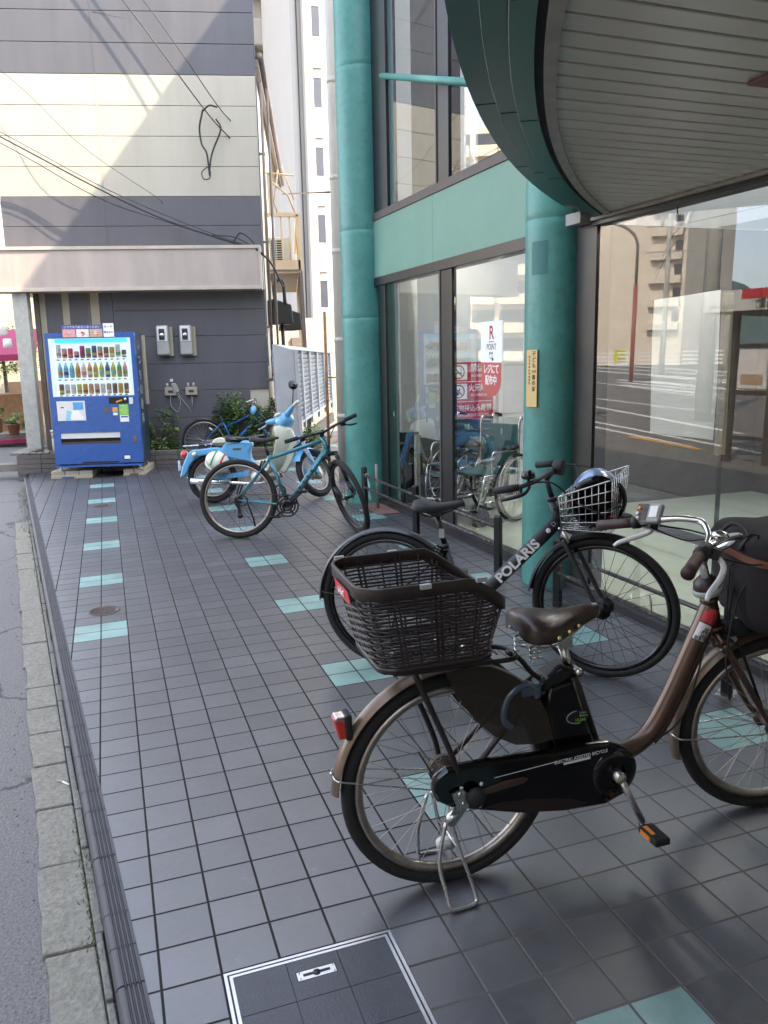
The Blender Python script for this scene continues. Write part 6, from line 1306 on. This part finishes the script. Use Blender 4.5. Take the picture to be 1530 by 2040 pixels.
m = MB(); m.lathe([(.02, 0), (.045, 0), (.03, -.02), (.02, -.025)], (0, -.03, r), (0, 1, 0), 24); m.build('cassette', 'iron', t)
m = MB(); m.prism([(-.01, .34), (.03, .30), (.035, .24), (.05, .20), (.03, .175), (.005, .19), (.01, .25), (-.02, .31)], -.078, -.066); m.cyl((.025, -.08, .20), (.025, -.06, .20), .022, n=12); m.tube(spl([(.0, -.07, .33), (-.05, -.075, .31), (-.06, -.07, .35), (-.02, -.07, .42)], 6), .004, 6); m.build('derailleur', 'black_metal', t)
m = MB(); m.tube([(.04, -.062, .19), (.41, -.062, .18)], .0035, 6); m.tube([(.0, -.062, .38), (.43, -.062, .37)], .0035, 6); m.build('chain', 'iron', t)
m = MB(); m.tube([(.05, .055, .33), (.10, .10, .15), (.11, .15, .01)], .008, 8); m.tube([(.11, .15, .02), (.13, .16, .0)], .010, 6); m.build('kickstand', 'black_metal', t)
m = MB(); m.tube([(.235, -.06, .66), (.20, -.055, .585)], .01, 6); m.tube([(.235, .06, .66), (.20, .055, .585)], .01, 6); m.tube(spl([(.27, 0, .70), (.30, -.03, .60), (.37, -.035, .5), (.35, -.05, .30), (.30, -.05, .30)], 7), .0035, 6); m.torus((.37, -.03, .40), (.2, 1, .2), .05, .006, 28, 6); m.torus((.05, -.08, .33), (0, 1, .1), .045, .005, 24, 6); m.build('brake_and_cable', 'black_metal', t)
m = MB(S)
for s_ in (-1, 1): m.cyl((.80, s_*.062, .66), (.895, s_*.062, .40), .017, n=12, mi=0); m.cyl((.885, s_*.062, .43), (wb-.02, s_*.062, r+.02), .021, n=12); m.bar((wb-.03, s_*.062, r+.04), (wb, s_*.062, r), .015, .03)
m.tube([(.80, -.07, .68), (.795, 0, .70), (.80, .07, .68)], .02, 10); m.tube(spl([(.865, -.065, .50), (.83, -.06, .56), (.84, 0, .62), (.83, .06, .56), (.865, .065, .50)], 6), .014, 8); m.build('suspension_fork', 'black_matte', t)
m = MB(S); m.cyl((.748, 0, .845), (.738, 0, .885), .018, n=12); m.tube([(.742, 0, .875), (.80, 0, .90)], .018, 10); m.tube(spl([(.775, -.325, .925), (.79, -.12, .912), (.80, -.03, .90), (.80, .03, .90), (.79, .12, .912), (.775, .325, .925)], 6), .0115, 10); m.build('handlebar', 'black_metal', t)
for s_ in (-1, 1):
    m = MB(S); m.cyl((.775, s_*.22, .919), (.77, s_*.335, .926), .0175, n=12); m.build('grip', 'grip_black', t)
    m = MB(S); m.bar((.79, s_*.17, .905), (.80, s_*.21, .90), .03, .03); lever(m, [(.80, s_*.20, .895), (.825, s_*.24, .88), (.83, s_*.30, .872)]); m.tube(spl([(.81, s_*.18, .90), (.86, s_*.10, .93), (.85, s_*.03, .85), (.80, 0, .74)], 6), .0035, 6); m.build('brake_lever', 'black_metal', t)
for s_ in (-1, 1): m = MB(S); m.bar((.83, s_*.05, .70), (.86, s_*.03, .66), .02, .02); m.build('brake_arm', 'black_matte', t)

# ---- blue bicycle behind the planter
BL = FH @ Matrix.Translation((2.60, .30, .04)) @ Matrix.Rotation(0, 4, 'Z'); t = thing('blue_bicycle', 'bright blue bicycle with silver mudguard parked behind the scooter on the bed', 'bicycle', BL); r = .325
wheel(t, (0, r), r, None, .017, 'alloy', 'steel', 'rubber', 28, .018, refl=60, label='rear wheel'); wheel(t, (1.0, r), r, None, .017, 'alloy', 'steel', 'rubber', 28, .018, refl=False, label='front wheel')
m = MB()
m.cyl((.42, 0, .28), (.27, 0, .66), .016, n=12); m.cyl((.42, 0, .28), (.80, 0, .66), .017, n=12); m.cyl((.32, 0, .53), (.78, 0, .74), .014, n=12); m.cyl((.81, 0, .64), (.77, 0, .80), .019, n=12)
for s_ in (-1, 1): m.tube([(.29, s_*.02, .62), (0, s_*.06, r)], .007, 8); m.tube([(.42, s_*.03, .28), (0, s_*.06, r)], .008, 8); m.tube([(.81, s_*.04, .62), (.93, s_*.05, .42), (1.0, s_*.05, r)], .010, 8)
m.build('frame', 'royal_frame', t); m = MB(); m.arcband((0, 0, r), r+.02, radians(20), radians(150), .05, .01); m.build('mudguard', 'steel', t); m = MB(); m.cyl((.272, 0, .65), (.25, 0, .72), .013, n=10); m.build('seat_post', 'steel', t); saddle(t, .14, .38, .775, .08, 'black_matte')
m = MB(); m.prism([(-.03, .35), (.42, .36), (.47, .28), (.40, .22), (-.03, .30)], -.06, -.05); m.build('chain_guard', 'alloy', t, bev=.004); m = MB(); m.tube(spl([(.66, -.25, .90), (.76, -.18, .93), (.79, 0, .92), (.76, .18, .93), (.66, .25, .90)], 6), .011, 8); m.tube([(.775, 0, .79), (.78, 0, .92)], .012, 8); m.build('handlebar', 'steel', t)

# ---- light blue scooter
MO = bike_frame(1.153, 6.214, -.269, -.1); t = thing('motor_scooter', 'light blue and cream step-through scooter parked behind the teal bicycle', 'scooter', MO); r = .265; wb = 1.1; S = steer_mat(wb, r, .95, ha=radians(64), rake=.04)
for c_, T_, lb in (((0, r), None, 'rear wheel'), ((wb, r), S, 'front wheel')):
    w = wheel(t, c_, r, T_, .034, 'alloy', 'steel', 'rubber', 32, .04, 'alloy', rimw=.045, refl=False, label=lb, hw=.045)
m = MB(); m.prism([(.05, .50), (.12, .585), (.17, .655), (.30, .665), (.44, .645), (.455, .59), (.42, .535), (.43, .46), (.48, .395), (.40, .37), (.26, .44), (.16, .475)], -.085, .085); bs_ = m.build('body_shell', 'sky_blue', t, bev=.03, seg=4); m = MB(); m.tube(spl([(.16, -.0865, .49), (.26, -.087, .47), (.40, -.087, .42), (.44, -.086, .41)], 5), .002, 5); m.tube(spl([(.17, -.087, .62), (.30, -.088, .625), (.42, -.087, .61)], 5), .0015, 5); m.build('panel_seam', 'ink', bs_); m = MB(); m.box(.24, .33, -.089, -.085, .555, .575); m.build('side_badge', 'chrome', bs_)
m = MB(); m.prism([(-.30, .42), (-.24, .54), (-.20, .575), (-.10, .585), (.06, .60), (.14, .585), (.10, .52), (-.02, .52), (-.14, .50), (-.22, .42), (-.27, .31), (-.34, .285), (-.325, .34)], -.075, .075); m.build('rear_mudguard', 'sky_blue', t, bev=.02, seg=3)
m = MB(); m.prism([(.02, .635), (.05, .68), (.12, .70), (.22, .655), (.20, .635)], -.09, .09); m.build('rear_box', 'ivory', t, bev=.02, seg=3)
saddle(t, .14, .60, .715, .115, 'black_gloss', drop=.075, dip=.02)
m = MB(); m.tube(spl([(-.27, -.09, .62), (-.27, .09, .62), (.02, .09, .63), (.02, -.09, .63)], 1, closed=True), .008, 8)
for k in range(3): m.tube([(-.20+k*.08, -.09, .62), (-.20+k*.08, .09, .62)], .006, 6)
m.box(-.12, .0, -.06, .06, .55, .63, 1); m.build('rear_rack', ['chrome', 'black_matte'], t)
m = MB(); m.sph((-.285, 0, .53), (.042, .05, .05), 14, 8); tl = m.build('tail_light', 'red_lens', t); m = MB(); m.sph((-.16, -.115, .53), .026, 12, 8); m.sph((-.16, .115, .53), .026, 12, 8); m.build('indicator', 'chrome', t); m = MB(); m.box(-.35, -.345, -.05, .05, .36, .47); m.build('number_plate', 'white', t)
# leg shield: one S-shaped panel, wide in y
def shield():
    prof = [(.755, .80, .13), (.80, .73, .17), (.80, .62, .19), (.77, .52, .20), (.74, .42, .20), (.70, .33, .18), (.62, .27, .14)]
    m = MB(); rings = []
    for x, z, w_ in prof:
        ring = []
        for k in range(13): a = -1+2*k/12; ring.append((x-.10*(a*a)+.07*(1-abs(a)), a*w_, z))
        for k in range(12, -1, -1): a = -1+2*k/12; ring.append((x-.10*(a*a)+.07*(1-abs(a))+.012, a*w_, z+.002))
        rings.append([Vector(p) for p in ring])
    m.loft(rings); return m.build('leg_shield', 'cream', t, sub=1)
shield()
m = MB(); m.prism([(.74, .80), (.87, .76), (.93, .60), (.86, .40), (.78, .28), (.70, .30), (.50, .37), (.44, .43), (.56, .44), (.68, .48), (.74, .58)], -.06, .06); m.build('centre_tunnel', 'cream', t, bev=.03, seg=4)
m = MB(); m.prism([(.42, .42), (.50, .395), (.62, .33), (.72, .29), (.72, .25), (.6, .26), (.45, .34)], -.10, .10); m.build('side_cover', 'cream', t, bev=.02)
m = MB(); m.prism([(.34, .33), (.46, .36), (.60, .30), (.60, .20), (.48, .17), (.34, .20)], -.07, .07); m.cyl((.47, -.10, .26), (.47, .10, .26), .065, n=24); m.cyl((.62, 0, .25), (.74, 0, .29), .05, n=14)
for k in range(5): m.cyl((.63+k*.022, 0, .253+k*.007), (.637+k*.022, 0, .255+k*.007), .062, n=16)
m.build('engine', 'alloy', t, bev=.01); m = MB(); m.cyl((.47, -.101, .26), (.47, -.106, .26), .05, n=24); text('C', .05, basis((.47, -.108, .26), (1, 0, 0), (0, 0, 1)), 'ink', t); m.build('engine_badge', 'white', t)
m = MB(); m.bar((0, -.075, r+.005), (.40, -.07, .30), .02, .05); m.bar((0, .075, r+.005), (.40, .07, .30), .03, .07); m.cyl((.10, -.09, .30), (.10, -.11, .56), .014, n=10, mi=1); m.cyl((.10, .09, .30), (.10, .11, .56), .014, n=10, mi=1); m.build('swing_arm', ['sky_blue', 'steel'], t)
m = MB(); m.cyl((-.21, -.15, .255), (.20, -.15, .218), .034, .028, n=18); m.tube(spl([(.20, -.15, .218), (.36, -.13, .20), (.52, -.09, .19), (.58, -.05, .22)], 6), .016, 10); m.build('exhaust', 'chrome', t)
m = MB(); m.tube([(.42, -.20, .20), (.42, .20, .20)], .010, 8); m.tube([(.42, -.24, .20), (.42, -.15, .20)], .02, 10); m.tube([(.42, .24, .20), (.42, .15, .20)], .02, 10); m.tube([(.30, -.10, .20), (.22, -.12, .01)], .009, 8); m.tube([(.30, .10, .18), (.22, .17, .0)], .010, 8); m.build('footrest_and_stand', 'black_metal', t)
# steered front
m = MB(S)
for s_ in (-1, 1): m.prism([(.885, .60), (.945, .60), (1.10, .27), (1.12, .235), (1.07, .23), (1.03, .27)], s_*.062, s_*.09)
m.prism([(.87, .66), (.95, .62), (.97, .54), (.88, .56)], -.09, .09); m.build('front_fork', 'sky_blue', t, bev=.012, seg=3)
m = MB(S); m.arcband((wb, 0, r), r+.035, radians(40), radians(160), .12, .03, .003, 36, 8); m.build('front_mudguard', 'sky_blue', t)
m = MB(S); m.cyl((.86, 0, .60), (.80, 0, .80), .03, n=14); m.build('steering_column', 'sky_blue', t)
m = MB(S); rings = []
for x, w_, zc2, h_ in ((.71, .05, .84, .05), (.74, .085, .84, .08), (.80, .10, .85, .095), (.86, .09, .86, .085), (.90, .07, .86, .065)): rings.append([Vector((x, w_*cos(a), zc2+h_*sin(a))) for a in [2*pi*k/20 for k in range(20)]])
m.loft(rings)
for s_ in (-1, 1): m.tube([(.78, s_*.06, .87), (.765, s_*.16, .90), (.74, s_*.22, .91)], [.045, .032, .024], 12)
m.build('handlebar_cowl', 'sky_blue', t, sub=1)
m = MB(S); m.lathe([(0, .03), (.05, .022), (.066, 0)], (.90, 0, .86), (1, 0, 0), 24); m.build('headlight', 'ivory', t); m = MB(S); m.sph((.72, 0, .90), (.03, .045, .02), 14, 8); m.build('speedometer', 'ivory', t)
for s_ in (-1, 1):
    m = MB(S); m.cyl((.74, s_*.22, .91), (.70, s_*.34, .90), .018, n=12); m.build('grip', 'ivory' if s_ < 0 else 'grip_black', t); m = MB(S); lever(m, [(.77, s_*.22, .90), (.78, s_*.29, .895), (.76, s_*.36, .89)]); m.build('lever', 'steel', t)
    m = MB(S); mc = Vector((.70, s_*.32, 1.10)); m.tube([(.755, s_*.20, .92), (.74, s_*.26, 1.02), mc], .006, 8); m.lathe([(0, .022), (.035, .016), (.05, .004), (.052, -.004), (.0, -.006)], mc, (1, -.2, 0) if s_ > 0 else (.6, 1, 0), 22, mi=1); m.build('mirror', ['black_metal', 'sky_blue' if s_ > 0 else 'black_gloss'], t)
m = MB(S); m.tube(spl([(.90, -.09, .58), (.92, -.10, .45), (1.0, -.10, .35), (1.08, -.09, .28)], 6), .006, 6); m.lathe([(.0, .03), (.075, .028), (.08, 0), (.0, 0)], (wb, -.05, r), (0, 1, 0), 28); m.build('drum_brake', 'alloy', t)
# open-face helmet hung on the scooter
t = thing('open_helmet', 'cream helmet with green white red stripe hanging on the side of the scooter', 'helmet', MO @ Matrix.Translation((.09, -.19, .445)) @ Matrix.Rotation(radians(25), 4, 'Y') @ Matrix.Rotation(radians(35), 4, 'X'))
helmet(t, (.13, .105, .105), 'ivory', 'ivory', 'black_matte', 'black_matte')
m = MB()
for k, (a0) in enumerate((-.05, .0, .05)):
    n = 20; vs = []
    for i in range(n+1):
        a = radians(-20+i*200/n)
        for w_ in (-.020, .020):
            x = a0*.9*.13/.13*1.0; xx = x+w_*.5*.9; s_ = math.sqrt(max(0, 1-(xx/.13)**2)); vs.append((xx, .1065*s_*cos(a), .1065*s_*sin(a)))
    m.add(vs, [(2*i, 2*i+1, 2*i+3, 2*i+2) for i in range(n) if True], k, True)
m.build('stripe', [mat('flag_green', (.03, .25, .08), .4), 'white', mat('flag_red', (.5, .03, .03), .4)], t, recalc=False)
m = MB()
for k in range(12): a = k*.52; m.sph((.12*cos(a)*.8, .1*sin(a)*.8, .105*.55), .005, 6, 4)
m.build('studs', 'iron', t)
# ---------------------------------------------------------------- parking rails
def rack(pts, rails, lab, tops):
    t = thing('parking_rail', lab, 'rail', None, 'low bicycle rails along the shop window'); 
    for i, (x, y) in enumerate(pts):
        m = MB(); m.prism([(-.022, 0), (.022, 0), (.022, tops-.02), (.0, tops), (-.022, tops-.012)], -.022, .022); o = m.build('post', 'black_metal', t, bev=.003); o.location = (x, y, 0); o.rotation_euler = (0, .022, .6)
        m = MB(); m.cyl((.05, 0, 0), (.05, 0, .008), .012, n=10); m.box(-.05, .06, -.04, .04, 0, .004); f = m.build('foot_plate', 'steel', o)
    for z in rails:
        m = MB(); m.tube([(x, y, z) for x, y in pts], .0115, 10); m.build('bar', 'rail_worn', t)
rack([(2.475, 5.0), (2.513, 3.68), (2.556, 2.235)], (.345, .225), 'farther black rail from the left column to the middle post', .43)
rack([(2.581, 1.50), (2.62, .12), (2.665, -1.4)], (.335, .215), 'nearer black rail with worn bars behind the black bicycle', .42)
m = MB(); m.cyl((0, 0, 0), (0, 0, .44), .014, n=12); o = m.build('bollard_pipe', mat('pipe_grey', (.26, .23, .2), .6)); o.location = (2.60, 4.98, 0.004); tag(o, 'bare grey pipe stub standing on a brown plate near the left column', 'post')
m = MB(); m.slab([(2.5, 4.70), (2.72, 4.66), (2.745, 5.25), (2.5, 5.28)], .001, .006); tag(m.build('floor_plate', 'terracotta'), 'rusty brown plate let into the paving near the left column', 'plate')
m = MB(); m.tube(spl([(2.49, 4.96, .345), (2.50, 4.9, .25), (2.485, 4.88, .15), (2.50, 4.87, .12), (2.495, 4.9, .22), (2.495, 4.95, .34)], 6), .006, 5); m.torus((2.49, 4.95, .345), (.1, 1, 0), .018, .005, 14, 5); tag(m.build('knotted_cord', mat('cord_teal', (.3, .45, .42), .8)), 'pale green cord knotted round the end of the far rail', 'cord')
# ---------------------------------------------------------------- wheelchairs inside
def wheelchair(mw, lab, seatm):
    t = thing('wheelchair', lab, 'wheelchair', mw, 'folded wheelchairs inside the shop'); 
    for s_ in (-1, 1):
        T_ = Matrix.Translation((0, s_*.26, 0)); w = wheel(t, (0, .30), .30, T_, .014, 'steel', 'steel', 'rubber', 24, .02, refl=False, hw=.02)
        m = MB(T_); m.torus((0, s_*.035, .30), (0, 1, 0), .265, .009, 60, 8); m.build('push_rim', 'strip_cream', w)
        m = MB(); m.torus((.36, s_*.19, .075), (0, 1, 0), .058, .017, 28, 8); m.lathe([(0, -.01), (.045, -.01), (.045, .01), (0, .01)], (.36, s_*.19, .075), (0, 1, 0), 16); m.tube([(.36, s_*.19, .075), (.33, s_*.19, .2)], .012, 8); m.build('castor', 'grip_black', t)
        m = MB(); m.tube(spl([(-.10, s_*.21, .30), (-.10, s_*.21, .60), (-.11, s_*.21, .86), (-.15, s_*.21, .89), (-.22, s_*.21, .88)], 5), .011, 8); m.tube(spl([(-.10, s_*.21, .62), (.20, s_*.21, .63), (.27, s_*.21, .60), (.28, s_*.21, .45)], 5), .010, 8); m.tube([(-.10, s_*.21, .42), (.36, s_*.20, .43), (.42, s_*.17, .15)], .011, 8); m.tube([(-.10, s_*.21, .20), (.34, s_*.19, .20)], .010, 8)
        m.box(.31, .40, s_*.13-.06, s_*.13+.06, .12, .135); m.build('side_frame', 'chrome', t)
        m = MB(); m.cyl((-.15, s_*.21, .89), (-.25, s_*.21, .875), .017, n=10); m.box(-.08, .18, s_*.21-.022, s_*.21+.022, .635, .66); m.build('arm_pad', 'grip_black', t)
    m = MB(); m.tube([(.08, -.2, .22), (.08, .2, .42)], .011, 8); m.tube([(.10, .2, .22), (.10, -.2, .42)], .011, 8); m.build('cross_brace', 'steel', t)
    m = MB(); m.box(-.08, .33, -.205, .205, .42, .445); m.box(-.115, -.09, -.205, .205, .46, .84); m.build('seat_and_back', seatm, t, bev=.008)
mat('seat_green', (.03, .12, .11), .7); mat('seat_navy', (.04, .12, .2), .7)
wheelchair(FF @ Matrix.Translation((3.92, -.56, .03)) @ Matrix.Rotation(radians(114), 4, 'Z'), 'wheelchair with green seat parked just inside the glass beside the green column', 'seat_green')
wheelchair(FF @ Matrix.Translation((4.50, -.60, .03)) @ Matrix.Rotation(radians(116), 4, 'Z'), 'wheelchair with blue seat half hidden behind the dark window post', 'seat_navy')
